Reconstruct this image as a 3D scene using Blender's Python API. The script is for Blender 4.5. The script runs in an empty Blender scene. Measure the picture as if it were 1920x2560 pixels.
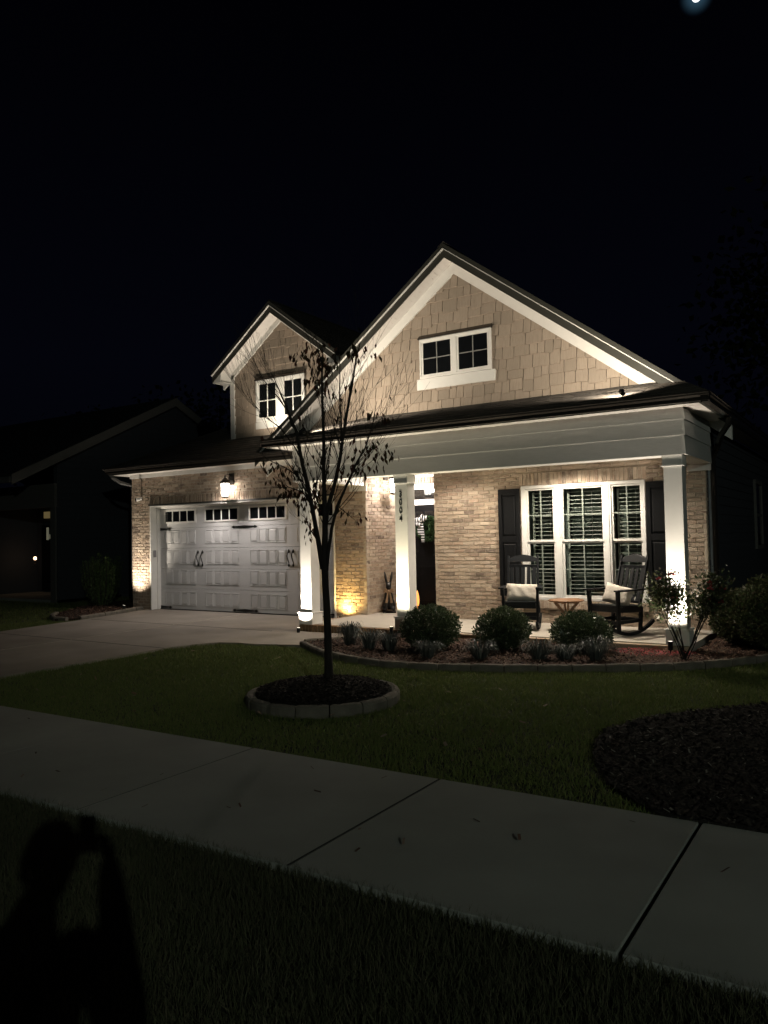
import bpy, math, random
import numpy as np
from mathutils import Vector, Matrix, Euler, noise
R = math.radians
random.seed(7)
SC = bpy.context.scene
COL = SC.collection

# ------------------------------------------------------------------ camera
cam = bpy.data.cameras.new('camera'); camo = bpy.data.objects.new('camera', cam); COL.objects.link(camo); SC.camera = camo
yaw, pit, rol = R(33.0), R(1.85), R(1.17)
f = Vector((-math.sin(yaw) * math.cos(pit), math.cos(yaw) * math.cos(pit), math.sin(pit)))
rt = Vector((math.cos(yaw), math.sin(yaw), 0)); up = rt.cross(f)
RR = math.cos(rol) * rt - math.sin(rol) * up; UU = RR.cross(f)
camo.matrix_world = Matrix(((RR.x, UU.x, -f.x, 0), (RR.y, UU.y, -f.y, 0), (RR.z, UU.z, -f.z, 1.6), (0, 0, 0, 1)))
cam.sensor_fit = 'VERTICAL'; cam.sensor_height = 24.0; cam.lens = 1923.0 / 2560 * 24.0
cam.clip_start = 0.05; cam.clip_end = 2000
# ------------------------------------------------------------------ night sky
W = bpy.data.worlds.new('World'); SC.world = W; W.use_nodes = True
wn, wl = W.node_tree.nodes, W.node_tree.links
bg = wn['Background']
MOON_DIR = None
geo = wn.new('ShaderNodeTexCoord'); sep = wn.new('ShaderNodeSeparateXYZ'); wl.new(geo.outputs['Generated'], sep.inputs[0])
rmp = wn.new('ShaderNodeValToRGB'); wl.new(sep.outputs['Z'], rmp.inputs[0])
rmp.color_ramp.elements[0].position = 0.0; rmp.color_ramp.elements[0].color = (0.0007, 0.0009, 0.0019, 1)
rmp.color_ramp.elements[1].position = 0.6; rmp.color_ramp.elements[1].color = (0.0003, 0.0003, 0.0008, 1)
e = rmp.color_ramp.elements.new(0.22); e.color = (0.0010, 0.0012, 0.0030, 1)
dotn = wn.new('ShaderNodeVectorMath'); dotn.operation = 'DOT_PRODUCT'
MD = (RR * (1741 - 960) / 1923 + UU * (1280 + 7) / 1923 + f).normalized()
dotn.inputs[1].default_value = MD; nrm = wn.new('ShaderNodeVectorMath'); nrm.operation = 'NORMALIZE'
wl.new(geo.outputs['Generated'], nrm.inputs[0]); wl.new(nrm.outputs[0], dotn.inputs[0])
mr = wn.new('ShaderNodeMapRange'); mr.inputs['From Min'].default_value = math.cos(R(1.05)); mr.inputs['From Max'].default_value = 1
wl.new(dotn.outputs['Value'], mr.inputs['Value'])
pw = wn.new('ShaderNodeMath'); pw.operation = 'POWER'; pw.inputs[1].default_value = 2.6; wl.new(mr.outputs[0], pw.inputs[0])
mx = wn.new('ShaderNodeMixRGB'); mx.blend_type = 'ADD'; mx.inputs[0].default_value = 1
halo = wn.new('ShaderNodeMixRGB'); halo.inputs[1].default_value = (0, 0, 0, 1); halo.inputs[2].default_value = (0.026, 0.062, 0.095, 1)
wl.new(pw.outputs[0], halo.inputs[0]); wl.new(rmp.outputs[0], mx.inputs[1]); wl.new(halo.outputs[0], mx.inputs[2])
wl.new(mx.outputs[0], bg.inputs['Color']); bg.inputs['Strength'].default_value = 1.0
SC.view_settings.view_transform = 'Standard'; SC.view_settings.look = 'None'
SC.view_settings.exposure = 0; SC.view_settings.gamma = 1
SC.cycles.use_denoising = True
SC.cycles.max_bounces = 6; SC.cycles.diffuse_bounces = 3; SC.cycles.glossy_bounces = 3; SC.cycles.transparent_max_bounces = 12
SC.cycles.caustics_reflective = False; SC.cycles.caustics_refractive = False
SC.cycles.sample_clamp_indirect = 3
P_STREET = 1380; P_GARAGE = 142; P_ENTRY = 72; P_RECESS = 300; P_GABLE = 400; P_DORMER = 230
P_COLL = 420; P_COLM = 310; P_COLR = 360; P_PIER = 300; P_YEL = 75

# ------------------------------------------------------------------ materials
def new_mat(name):
    m = bpy.data.materials.new(name); m.use_nodes = True
    return m, m.node_tree.nodes, m.node_tree.links, m.node_tree.nodes['Principled BSDF']
def mat(name, c, rough=.6, metal=0, var=.12, scale=8, bump=0, bscale=40, spec=.4, stretch=None, c2=None, dist=.004):
    m, n, l, b = new_mat(name)
    b.inputs['Roughness'].default_value = rough; b.inputs['Metallic'].default_value = metal
    b.inputs['Specular IOR Level'].default_value = spec
    tc = n.new('ShaderNodeTexCoord'); mp = n.new('ShaderNodeMapping'); l.new(tc.outputs['Object'], mp.inputs[0])
    if stretch: mp.inputs['Scale'].default_value = stretch
    nz = n.new('ShaderNodeTexNoise'); nz.inputs['Scale'].default_value = scale; nz.inputs['Detail'].default_value = 6
    l.new(mp.outputs[0], nz.inputs[0])
    r = n.new('ShaderNodeValToRGB'); l.new(nz.outputs[0], r.inputs[0])
    r.color_ramp.elements[0].position = .3; r.color_ramp.elements[1].position = .7
    c2 = c2 or tuple(min(1, x * (1 + var)) for x in c)
    r.color_ramp.elements[0].color = (*[x * (1 - var) for x in c], 1); r.color_ramp.elements[1].color = (*c2, 1)
    l.new(r.outputs[0], b.inputs['Base Color'])
    if bump:
        nb = n.new('ShaderNodeTexNoise'); nb.inputs['Scale'].default_value = bscale; nb.inputs['Detail'].default_value = 5
        l.new(mp.outputs[0], nb.inputs[0])
        bp = n.new('ShaderNodeBump'); bp.inputs['Strength'].default_value = bump; bp.inputs['Distance'].default_value = dist
        l.new(nb.outputs[0], bp.inputs['Height']); l.new(bp.outputs[0], b.inputs['Normal'])
    return m
def island_mat(name, cols, rough=.85, bump=.6, bscale=60, spec=.2, nscale=25, mixc=None, mixamt=.5, stretch=None, dist=.004, trans=0):
    """colour picked per loose piece (one brick, one shake, one leaf) with mottling inside it"""
    m, n, l, b = new_mat(name)
    b.inputs['Roughness'].default_value = rough; b.inputs['Specular IOR Level'].default_value = spec
    g = n.new('ShaderNodeNewGeometry'); r = n.new('ShaderNodeValToRGB'); r.color_ramp.interpolation = 'LINEAR'
    k = len(cols); el = r.color_ramp.elements
    el[0].position = 0; el[0].color = (*cols[0], 1); el[1].position = 1; el[1].color = (*cols[-1], 1)
    for i in range(1, k - 1):
        q = el.new(i / (k - 1)); q.color = (*cols[i], 1)
    l.new(g.outputs['Random Per Island'], r.inputs[0])
    tc = n.new('ShaderNodeTexCoord'); mp = n.new('ShaderNodeMapping'); l.new(tc.outputs['Object'], mp.inputs[0])
    if stretch: mp.inputs['Scale'].default_value = stretch
    out = r.outputs[0]
    if mixc:
        nz = n.new('ShaderNodeTexNoise'); nz.inputs['Scale'].default_value = nscale; nz.inputs['Detail'].default_value = 6; nz.inputs['Roughness'].default_value = .65
        l.new(mp.outputs[0], nz.inputs[0])
        rr = n.new('ShaderNodeMapRange'); rr.inputs['From Min'].default_value = .45; rr.inputs['From Max'].default_value = .72; rr.inputs['To Max'].default_value = mixamt
        l.new(nz.outputs[0], rr.inputs['Value'])
        mxx = n.new('ShaderNodeMixRGB'); l.new(rr.outputs[0], mxx.inputs[0]); l.new(out, mxx.inputs[1]); mxx.inputs[2].default_value = (*mixc, 1)
        out = mxx.outputs[0]
    l.new(out, b.inputs['Base Color'])
    if bump:
        nb = n.new('ShaderNodeTexNoise'); nb.inputs['Scale'].default_value = bscale; nb.inputs['Detail'].default_value = 5
        l.new(mp.outputs[0], nb.inputs[0])
        bp = n.new('ShaderNodeBump'); bp.inputs['Strength'].default_value = bump; bp.inputs['Distance'].default_value = dist
        l.new(nb.outputs[0], bp.inputs['Height']); l.new(bp.outputs[0], b.inputs['Normal'])
    if trans:
        b.inputs['Transmission Weight'].default_value = 0
        t = n.new('ShaderNodeBsdfTranslucent'); l.new(out, t.inputs[0]); ms = n.new('ShaderNodeMixShader'); ms.inputs[0].default_value = trans
        l.new(b.outputs[0], ms.inputs[1]); l.new(t.outputs[0], ms.inputs[2]); l.new(ms.outputs[0], n['Material Output'].inputs[0])
    return m
def emis(name, c, s):
    m, n, l, b = new_mat(name)
    b.inputs['Base Color'].default_value = (*c, 1); b.inputs['Emission Color'].default_value = (*c, 1); b.inputs['Emission Strength'].default_value = s
    return m
def glass_mat(name, tint=(.9, .95, .92), gl=.12):
    m, n, l, b = new_mat(name)
    t = n.new('ShaderNodeBsdfTransparent'); t.inputs[0].default_value = (*tint, 1)
    g = n.new('ShaderNodeBsdfGlossy'); g.inputs['Roughness'].default_value = .02; g.inputs[0].default_value = (.9, .9, .9, 1)
    ly = n.new('ShaderNodeLayerWeight'); ly.inputs[0].default_value = .5
    p5 = n.new('ShaderNodeMath'); p5.operation = 'POWER'; p5.inputs[1].default_value = 5; l.new(ly.outputs['Facing'], p5.inputs[0])
    ma = n.new('ShaderNodeMath'); ma.operation = 'MULTIPLY_ADD'; ma.inputs[1].default_value = .9; ma.inputs[2].default_value = .05; l.new(p5.outputs[0], ma.inputs[0])
    ms = n.new('ShaderNodeMixShader'); l.new(ma.outputs[0], ms.inputs[0]); l.new(t.outputs[0], ms.inputs[1]); l.new(g.outputs[0], ms.inputs[2])
    l.new(ms.outputs[0], n['Material Output'].inputs[0])
    return m
M = {}
M['brick'] = island_mat('brick', [(.45, .35, .26), (.33, .25, .19), (.53, .43, .33), (.42, .32, .245), (.17, .13, .105), (.49, .38, .285), (.36, .28, .22), (.58, .48, .38), (.44, .32, .24), (.26, .20, .16), (.50, .40, .31)], bump=1, bscale=45, mixc=(.55, .47, .38), mixamt=.75, nscale=14, dist=.010)
M['mortar'] = mat('mortar', (.52, .45, .36), .95, var=.15, bump=.6, bscale=90)
M['shake'] = island_mat('cedar_shake', [(.33, .275, .22), (.38, .315, .255), (.31, .26, .21), (.40, .33, .265), (.35, .29, .235)], rough=.8, bump=.7, bscale=9, mixc=(.25, .205, .165), mixamt=.55, nscale=5, stretch=(9, 1, 1), dist=.010)
M['white'] = mat('white_trim_paint', (.74, .73, .70), .45, var=.03, bump=.08, bscale=30)
M['doorw'] = mat('garage_door_paint', (.60, .60, .60), .42, var=.03, bump=.12, bscale=60, stretch=(1, 1, 6))
M['lap'] = mat('lap_siding_paint', (.62, .61, .585), .6, var=.05, bump=.55, bscale=14, stretch=(1, 1, 9), dist=.004)
M['soffit'] = mat('soffit_vinyl', (.72, .69, .66), .5, var=.03)
M['fascia'] = mat('taupe_fascia', (.042, .042, .036), .4, var=.08)
M['gutter'] = mat('bronze_gutter', (.075, .066, .058), .22, metal=.55, var=.1, spec=.6)
M['shingle'] = island_mat('asphalt_shingle', [(.055, .05, .045), (.075, .066, .058), (.04, .037, .035), (.09, .078, .066), (.05, .047, .045)], rough=.95, bump=.9, bscale=120, mixc=(.10, .09, .08), mixamt=.5, nscale=120)
M['black'] = mat('black_paint', (.0045, .0045, .005), .45, spec=.10, var=.1, bump=.15, bscale=25, stretch=(1, 1, 5))
M['iron'] = mat('black_iron', (.012, .012, .012), .4, var=.1, bump=.2)
M['shutter'] = mat('black_shutter_paint', (.008, .0085, .0095), .5, spec=.12, var=.15, bump=.35, bscale=10, stretch=(4, 4, .6))
M['muntin'] = mat('grey_muntin', (.22, .22, .21), .5)
M['muntin2'] = mat('pale_grille', (.33, .34, .32), .5)
M['slat'] = mat('blind_slat', (.26, .275, .25), .4, var=.03)
M['dark'] = mat('dark_interior', (.010, .012, .011), .9)
M['room'] = mat('room_wall', (.10, .12, .11), .9)
M['glass'] = glass_mat('window_glass')
M['darkglass'] = mat('dark_glass', (.006, .007, .008), .06, var=.1, spec=.8)
M['conc'] = mat('sidewalk_concrete', (.27, .28, .255), .92, var=.17, scale=1.1, bump=.35, bscale=140, dist=.003)
M['drive'] = mat('driveway_concrete', (.275, .245, .21), .9, var=.16, scale=1.3, bump=.35, bscale=120, dist=.003)
M['porch'] = mat('porch_concrete', (.50, .46, .40), .85, var=.08, scale=3, bump=.25, bscale=120)
M['joint'] = mat('dark_joint', (.02, .02, .018), .95)
M['caulk'] = mat('pale_joint', (.52, .46, .38), .9)
M['soil'] = mat('lawn_soil', (.020, .024, .010), 1, var=.4, scale=3, bump=.6, bscale=60)
M['mulchg'] = mat('mulch_ground', (.035, .02, .014), 1, var=.5, scale=14, bump=1, bscale=50, dist=.02)
M['mulchd'] = mat('dark_mulch_ground', (.014, .012, .010), 1, var=.5, scale=14, bump=1, bscale=60, dist=.02)
M['edge'] = mat('edging_concrete', (.15, .135, .11), .95, var=.22, scale=6, bump=.9, bscale=45, dist=.008)
M['bark'] = mat('tree_bark', (.022, .018, .015), .9, var=.3, bump=1, bscale=30, stretch=(3, 3, 1), dist=.006)
M['leafT'] = island_mat('autumn_leaf', [(.07, .022, .016), (.04, .035, .015), (.09, .03, .018), (.035, .045, .018), (.05, .015, .012)], rough=.6, bump=0, trans=.3)
M['leafS'] = island_mat('shrub_leaf', [(.045, .072, .034), (.065, .098, .045), (.032, .052, .025), (.105, .13, .07), (.052, .08, .038)], rough=.3, bump=0, spec=.5, trans=.12)
M['leafY'] = island_mat('yew_leaf', [(.08, .13, .05), (.12, .18, .06), (.09, .14, .05)], rough=.5, bump=0, trans=.15)
M['leafB'] = island_mat('background_leaf', [(.018, .026, .012), (.028, .036, .016), (.022, .03, .014)], rough=.8, bump=0)
M['leafR'] = island_mat('rose_leaf', [(.035, .055, .02), (.05, .07, .03), (.06, .05, .028), (.03, .04, .018)], rough=.4, bump=0, trans=.2)
M['petal'] = island_mat('rose_petal', [(.45, .05, .08), (.5, .10, .10), (.35, .03, .06)], rough=.6, bump=0, trans=.3)
M['lir'] = island_mat('liriope_blade', [(.055, .065, .06), (.10, .11, .105), (.04, .05, .045), (.19, .20, .18)], rough=.4, bump=0, trans=.15)
M['grass'] = island_mat('grass_blade', [(.105, .15, .042), (.145, .185, .055), (.12, .16, .048), (.20, .20, .085), (.088, .13, .038)], rough=.7, bump=0, trans=.25)
M['chip'] = island_mat('bark_chip', [(.08, .038, .026), (.05, .028, .02), (.13, .07, .05), (.035, .02, .015), (.26, .18, .14), (.06, .03, .02)], rough=.9, bump=.5)
M['chipd'] = island_mat('dark_bark_chip', [(.018, .014, .011), (.028, .022, .018), (.012, .010, .009), (.06, .05, .042), (.02, .017, .014)], rough=.9, bump=.5)
M['stone'] = mat('pale_stone', (.16, .15, .13), .8, var=.2)
M['wood'] = mat('acacia_wood', (.26, .14, .075), .5, var=.3, scale=12, stretch=(1, 8, 8), bump=.2)
M['chair'] = mat('black_chair_poly', (.010, .0115, .0135), .45, spec=.22, var=.08, bump=.1, bscale=60)
M['fabric'] = mat('cream_fabric', (.72, .66, .58), .9, var=.06, bump=.7, bscale=70, dist=.006)
M['burlap'] = mat('burlap', (.30, .20, .125), .9, var=.2, bump=.6, bscale=90)
M['wreath'] = island_mat('boxwood_leaf', [(.035, .08, .03), (.05, .10, .04), (.025, .06, .02)], rough=.5, bump=0)
M['lampglass'] = emis('lit_lantern_glass', (1, .91, .80), 24)
M['orange'] = emis('orange_reflection_glow', (1, .42, .10), 1.3)  # emission standing in for a spotlight's reflection in the front door
M['nsiding'] = mat('neighbour_siding', (.05, .055, .065), .8, var=.06)
M['ntrim'] = mat('neighbour_trim', (.13, .125, .115), .7, var=.05)
M['nroof'] = mat('neighbour_roof', (.03, .03, .03), .95)
M['nlit'] = emis('dim_yellow_window', (.62, .47, .20), .14)
M['nlit2'] = emis('dim_white_window', (.75, .75, .55), .10)
M['nlamp'] = emis('small_amber_lamp', (1, .62, .38), 6)
M['skin'] = mat('skin', (.45, .27, .20), .5)
M['coat'] = mat('dark_jacket', (.03, .035, .05), .85, bump=.3)
M['jeans'] = mat('dark_jeans', (.03, .04, .08), .85, bump=.3)
M['hair'] = mat('brown_hair', (.03, .02, .012), .6, bump=.6, stretch=(1, 1, .2))
M['steel'] = mat('galvanised_pole', (.25, .26, .27), .4, metal=.8)

# ------------------------------------------------------------------ mesh helpers
class MB:
    def __init__(s): s.v = []; s.f = []; s.m = []
    def add(s, vs, fs, mi=0):
        k = len(s.v); s.v += [tuple(p) for p in vs]; s.f += [tuple(i + k for i in q) for q in fs]; s.m += [mi] * len(fs); return s
    def box(s, x0, x1, y0, y1, z0, z1, mi=0):
        x0, x1 = min(x0, x1), max(x0, x1); y0, y1 = min(y0, y1), max(y0, y1); z0, z1 = min(z0, z1), max(z0, z1)
        return s.add([(x0, y0, z0), (x1, y0, z0), (x1, y1, z0), (x0, y1, z0), (x0, y0, z1), (x1, y0, z1), (x1, y1, z1), (x0, y1, z1)],
                     [(0, 3, 2, 1), (4, 5, 6, 7), (0, 1, 5, 4), (1, 2, 6, 5), (2, 3, 7, 6), (3, 0, 4, 7)], mi)
    def prism(s, pts, d, mi=0):
        """polygon (3d points) extruded by vector d"""
        n = len(pts); d = Vector(d); a = [Vector(p) for p in pts]; b = [p + d for p in a]
        return s.add(a + b, [tuple(range(n))[::-1], tuple(range(n, 2 * n))] + [(i, (i + 1) % n, n + (i + 1) % n, n + i) for i in range(n)], mi)
    def bar(s, a, b, w, h, mi=0, upv=(0, 0, 1)):
        a, b = Vector(a), Vector(b); t = (b - a).normalized(); u = Vector(upv)
        if abs(t.dot(u)) > .95: u = Vector((0, 1, 0))
        x = t.cross(u).normalized() * w / 2; y = x.cross(t).normalized() * h / 2
        vs = [a - x - y, a + x - y, a + x + y, a - x + y, b - x - y, b + x - y, b + x + y, b - x + y]
        return s.add(vs, [(0, 1, 2, 3), (7, 6, 5, 4), (0, 4, 5, 1), (1, 5, 6, 2), (2, 6, 7, 3), (3, 7, 4, 0)], mi)
    def tube(s, pts, rs, n=8, mi=0, caps=True):
        pts = [Vector(p) for p in pts]; k0 = len(s.v); ref = Vector((0.31, .17, 1)).normalized()
        for i, p in enumerate(pts):
            t = (pts[min(i + 1, len(pts) - 1)] - pts[max(i - 1, 0)]).normalized()
            u = t.cross(ref if abs(t.dot(ref)) < .95 else Vector((1, 0, 0))).normalized(); w = t.cross(u)
            r = rs[i] if hasattr(rs, '__len__') else rs
            for j in range(n):
                a = 2 * math.pi * j / n; s.v.append(tuple(p + (u * math.cos(a) + w * math.sin(a)) * r))
        for i in range(len(pts) - 1):
            for j in range(n):
                s.f.append((k0 + i * n + j, k0 + i * n + (j + 1) % n, k0 + (i + 1) * n + (j + 1) % n, k0 + (i + 1) * n + j)); s.m.append(mi)
        if caps:
            s.f.append(tuple(k0 + j for j in range(n))[::-1]); s.m.append(mi)
            s.f.append(tuple(k0 + (len(pts) - 1) * n + j for j in range(n))); s.m.append(mi)
        return s
    def lathe(s, c, prof, n=16, mi=0):
        k0 = len(s.v)
        for r, z in prof:
            for j in range(n):
                a = 2 * math.pi * j / n; s.v.append((c[0] + r * math.cos(a), c[1] + r * math.sin(a), c[2] + z))
        for i in range(len(prof) - 1):
            for j in range(n):
                s.f.append((k0 + i * n + j, k0 + i * n + (j + 1) % n, k0 + (i + 1) * n + (j + 1) % n, k0 + (i + 1) * n + j)); s.m.append(mi)
        s.f.append(tuple(k0 + j for j in range(n))[::-1]); s.m.append(mi)
        s.f.append(tuple(k0 + (len(prof) - 1) * n + j for j in range(n))); s.m.append(mi)
        return s
    def build(s, name, mats, parent=None, off=(0, 0, 0), bevel=0, smooth=False):
        me = bpy.data.meshes.new(name)
        o3 = Vector(off)
        me.from_pydata([tuple(Vector(p) - o3) for p in s.v], [], s.f)
        for m in (mats if isinstance(mats, (list, tuple)) else [mats]): me.materials.append(m)
        me.polygons.foreach_set('material_index', s.m)
        if smooth: me.polygons.foreach_set('use_smooth', [True] * len(me.polygons))
        me.update(); o = bpy.data.objects.new(name, me); COL.objects.link(o)
        if parent: o.parent = parent
        if bevel:
            b = o.modifiers.new('bevel', 'BEVEL'); b.width = bevel; b.segments = 2; b.limit_method = 'ANGLE'; b.angle_limit = R(40)
        return o
def tag(o, label=None, cat=None, group=None, kind=None):
    if label: o['label'] = label
    if cat: o['category'] = cat
    if group: o['group'] = group
    if kind: o['kind'] = kind
    return o
def thing(name, loc, label, cat, group=None, rz=0):
    o = bpy.data.objects.new(name, None); COL.objects.link(o); o.location = loc; o.rotation_euler = (0, 0, rz); o.empty_display_size = .1
    return tag(o, label, cat, group)
def copy_tree(o, parent=None):
    c = o.copy(); COL.objects.link(c); c.parent = parent
    for ch in [x for x in bpy.data.objects if x.parent == o]: copy_tree(ch, c)
    return c
def lamp(name, kind, loc, power, color, parent=None, off=(0, 0, 0), target=None, size=60, blend=.6, radius=.03):
    d = bpy.data.lights.new(name, kind); d.energy = power; d.color = color; d.shadow_soft_size = radius
    o = bpy.data.objects.new(name, d); COL.objects.link(o)
    if parent: o.parent = parent
    o.location = Vector(loc) - Vector(off)
    if kind == 'SPOT':
        d.spot_size = R(size); d.spot_blend = blend
        if target is not None: o.rotation_euler = (Vector(target) - Vector(loc)).to_track_quat('-Z', 'Y').to_euler()
    return o
def fast_mesh(name, verts, faces_n, mat_, parent=None, smooth=False):
    """verts (N,3) numpy, all faces with faces_n consecutive vertices"""
    me = bpy.data.meshes.new(name); n = len(verts); nf = n // faces_n
    me.vertices.add(n); me.vertices.foreach_set('co', np.asarray(verts, dtype=np.float32).ravel())
    me.loops.add(n); me.loops.foreach_set('vertex_index', np.arange(n, dtype=np.int32))
    me.polygons.add(nf); me.polygons.foreach_set('loop_start', np.arange(0, n, faces_n, dtype=np.int32))
    me.materials.append(mat_); me.update(calc_edges=True); me.validate()
    o = bpy.data.objects.new(name, me); COL.objects.link(o)
    if parent: o.parent = parent
    return o
rng = np.random.default_rng(3)

# ------------------------------------------------------------------ ground
def poly_sheet(name, pts, z, m, thick=.05, kind='structure'):
    b = MB().prism([(x, y, z - thick) for x, y in pts], (0, 0, thick))
    return tag(b.build(name, m), kind=kind)
gm = MB(); gm.add([(-400, -400, -.04), (400, -400, -.04), (400, 400, -.04), (-400, 400, -.04)], [(0, 1, 2, 3)])
tag(gm.build('ground', M['soil']), kind='structure')
ffar = lambda x: 4.53 + .022 * x
fnear = lambda x: 2.985 + .024 * x
b = MB()
js = [4.0, 2.4, .8 - .09, -.9, -2.51, -4.12, -5.73, -7.34, -8.95, -10.56, -12.17, -13.8, -15.4, -17, -19, -21, -23]
js = [3.92, 2.31, .70, -.90, -2.51, -4.12, -5.73, -7.34, -8.95, -10.56, -12.17, -13.8, -15.4, -17, -19, -21, -23, -26, -30]
for a, c in zip(js[:-1], js[1:]):
    ga = .011 if abs(a + .9) < .01 else (.007 if abs(a + 2.51) < .01 else .003)
    gc = .011 if abs(c + .9) < .01 else (.007 if abs(c + 2.51) < .01 else .003)
    x1, x0 = a - ga, c + gc
    b.prism([(x0, fnear(x0), -.08), (x1, fnear(x1), -.08), (x1, ffar(x1), -.08), (x0, ffar(x0), -.08)], (0, 0, .08))
tag(b.build('sidewalk', M['conc'], bevel=.004), kind='structure')
b = MB()
for xj, wj in ((-2.51, .0055), (-4.12, .002)): b.prism([(xj - wj, fnear(xj) + .004, .0005), (xj + wj, fnear(xj) + .004, .0005), (xj + wj, ffar(xj) - .004, .0005), (xj - wj, ffar(xj) - .004, .0005)], (0, 0, .0015))
tag(b.build('sidewalk_joint', M['joint']), kind='structure')
drive_pts = [(-13.5, 4.26), (-9.1, 4.34), (-9.08, 5.3), (-9.07, 6.1), (-9.1, 7.1), (-9.12, 7.9), (-9.0, 8.42), (-8.8, 8.74), (-8.5, 8.83), (-8.1, 8.84), (-7.43, 9.06),
             (-6.5, 10.6), (-6.5, 10.9), (-8.4, 12.5), (-14.75, 12.5), (-14.1, 10.0), (-13.75, 8.1)]
poly_sheet('driveway', drive_pts, 0, M['drive'], .06)
b = MB(); b.box(-13.6, -9.12, 7.895, 7.907, .001, .003); b.box(-14.0, -9.0, 10.20, 10.206, .001, .003)
tag(b.build('driveway_joint', M['joint']), kind='structure')
b = MB(); b.prism([(-11.20, 4.4, .001), (-11.18, 4.4, .001), (-11.57, 12.44, .001), (-11.59, 12.44, .001)], (0, 0, .003))
tag(b.build('driveway_caulk_line', M['caulk']), kind='structure')
# street at the back of the camera with kerb
b = MB().box(-60, 60, -9, -1.6, -.16, -.034); tag(b.build('street', mat('asphalt', (.05, .05, .05), .9, bump=.5, bscale=150)), kind='structure')
b = MB().box(-60, 60, -1.6, -1.45, -.14, -.0); tag(b.build('kerb', M['conc'], bevel=.02), kind='structure')

bed_front = [(-7.44, 9.11), (-6.99, 8.78), (-6.54, 8.47), (-5.94, 8.22), (-5.31, 8.10), (-4.65, 8.16), (-3.9, 8.42), (-3.26, 8.72), (-2.69, 9.04), (-2.0, 9.50), (-1.66, 9.90), (-1.36, 10.35), (-1.15, 10.9), (-1.0, 11.6), (-.95, 12.6)]
bed_pts = bed_front + [(-.95, 14), (-2.1, 14), (-2.1, 10.5), (-6.5, 10.45), (-6.75, 10.2)]
poly_sheet('mulch_bed', bed_pts, .035, M['mulchg'], .08)
bed2 = [(-1.1, 4.52), (-1.3, 4.68), (-1.52, 4.92), (-1.7, 5.27), (-1.84, 5.56), (-1.92, 5.9), (-1.94, 6.32), (-1.83, 6.66), (-1.62, 7.06), (-1.36, 7.38), (-.95, 7.85), (-.3, 8.3), (.8, 8.6), (2.5, 8.4), (3.5, 6.5), (3, 4.65)]
poly_sheet('front_mulch_bed', bed2, .0, M['mulchd'], .06)
left_bed = [(-14.83, 12.35), (-14.45, 11.0), (-14.22, 10.1), (-14.5, 9.7), (-15.2, 10.1), (-15.9, 10.8), (-17.2, 12.6), (-17.2, 15), (-15.15, 15), (-15.15, 12.2)]
poly_sheet('side_mulch_bed', left_bed, .03, M['mulchg'], .06)

def inside(px, py, poly):
    px = np.asarray(px); c = np.zeros(px.shape, bool); n = len(poly); j = n - 1
    for i in range(n):
        xi, yi = poly[i]; xj, yj = poly[j]
        with np.errstate(divide='ignore', invalid='ignore'):
            t = ((yi > py) != (yj > py)) & (px < (xj - xi) * (py - yi) / (yj - yi + 1e-12) + xi)
        c ^= t; j = i
    return c
RING = (-4.77, 6.16, .72)
def blades(x, y, h, w, zb=-.04):
    n = len(x); a = rng.uniform(0, 2 * np.pi, n); lean = rng.uniform(.1, .9, n) * h; la = rng.uniform(0, 2 * np.pi, n)
    v = np.zeros((n, 3, 3)); dx, dy = np.cos(a) * w / 2, np.sin(a) * w / 2
    v[:, 0, 0] = x - dx; v[:, 0, 1] = y - dy; v[:, 0, 2] = zb
    v[:, 1, 0] = x + dx; v[:, 1, 1] = y + dy; v[:, 1, 2] = zb
    v[:, 2, 0] = x + np.cos(la) * lean; v[:, 2, 1] = y + np.sin(la) * lean; v[:, 2, 2] = zb + h * (1 - .25 * lean / h)
    return v.reshape(-1, 3)
def in_view(x, y):
    cx = x * math.cos(yaw) + y * math.sin(yaw); d = -x * math.sin(yaw) + y * math.cos(yaw)
    return (d > .3) & (cx > -.56 * d - .9) & (cx < .56 * d + 2.6)
parts_ = []
# verge in front of the camera: coarser blades in darker, duller colours than the lawn
M['verge'] = island_mat('verge_grass_blade', [(.060, .070, .034), (.078, .086, .044), (.066, .072, .040), (.11, .10, .065), (.05, .058, .03)], rough=.75, bump=0, trans=.2)
n = 390000; x = rng.uniform(-8, 4, n); y = rng.uniform(.2, 3.2, n)
k = (y < fnear(x) + .02) & in_view(x, y) & (y > 1.0); x, y = x[k], y[k]
tag(fast_mesh('verge_grass', blades(x, y, rng.uniform(.03, .085, len(x)), rng.uniform(.003, .006, len(x))), 3, M['verge']), 'coarse dark grass of the verge between the street and the sidewalk', 'grass', kind='stuff')
n = 720000; x = rng.uniform(-15, 5, n); y = rng.uniform(4.1, 11, n)
clump = np.sin(x * 7.3 + np.sin(y * 5.1) * 2) * np.sin(y * 6.7 + np.cos(x * 4.3) * 2)
k = (y > ffar(x) - .015) & in_view(x, y) & ~inside(x, y, drive_pts) & ~inside(x, y, bed_pts) & ~inside(x + rng.normal(0, .035, n), y + rng.normal(0, .035, n), bed2) & ((x - RING[0])**2 + (y - RING[1])**2 > (RING[2] - .02)**2) & ~inside(x, y, [(-8.6, 8.9), (-6.4, 8.9), (-6.4, 13), (-8.6, 13)]) & (rng.uniform(0, 1, n) < .8 + .2 * clump) & ~inside(x, y, left_bed) & (rng.uniform(0, 1, n) < np.clip(9.0 / (np.hypot(x, y) + .1), .35, 1))
x, y = x[k], y[k]
d_ = np.hypot(x, y)
parts_.append(blades(x, y, rng.uniform(.03, .058, len(x)) * (1 + .15 * clump[k]), rng.uniform(.004, .007, len(x)) * (1 + d_ * .06)))
n = 60000; x = rng.uniform(-24, -13.5, n); y = rng.uniform(6, 16, n)
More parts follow.
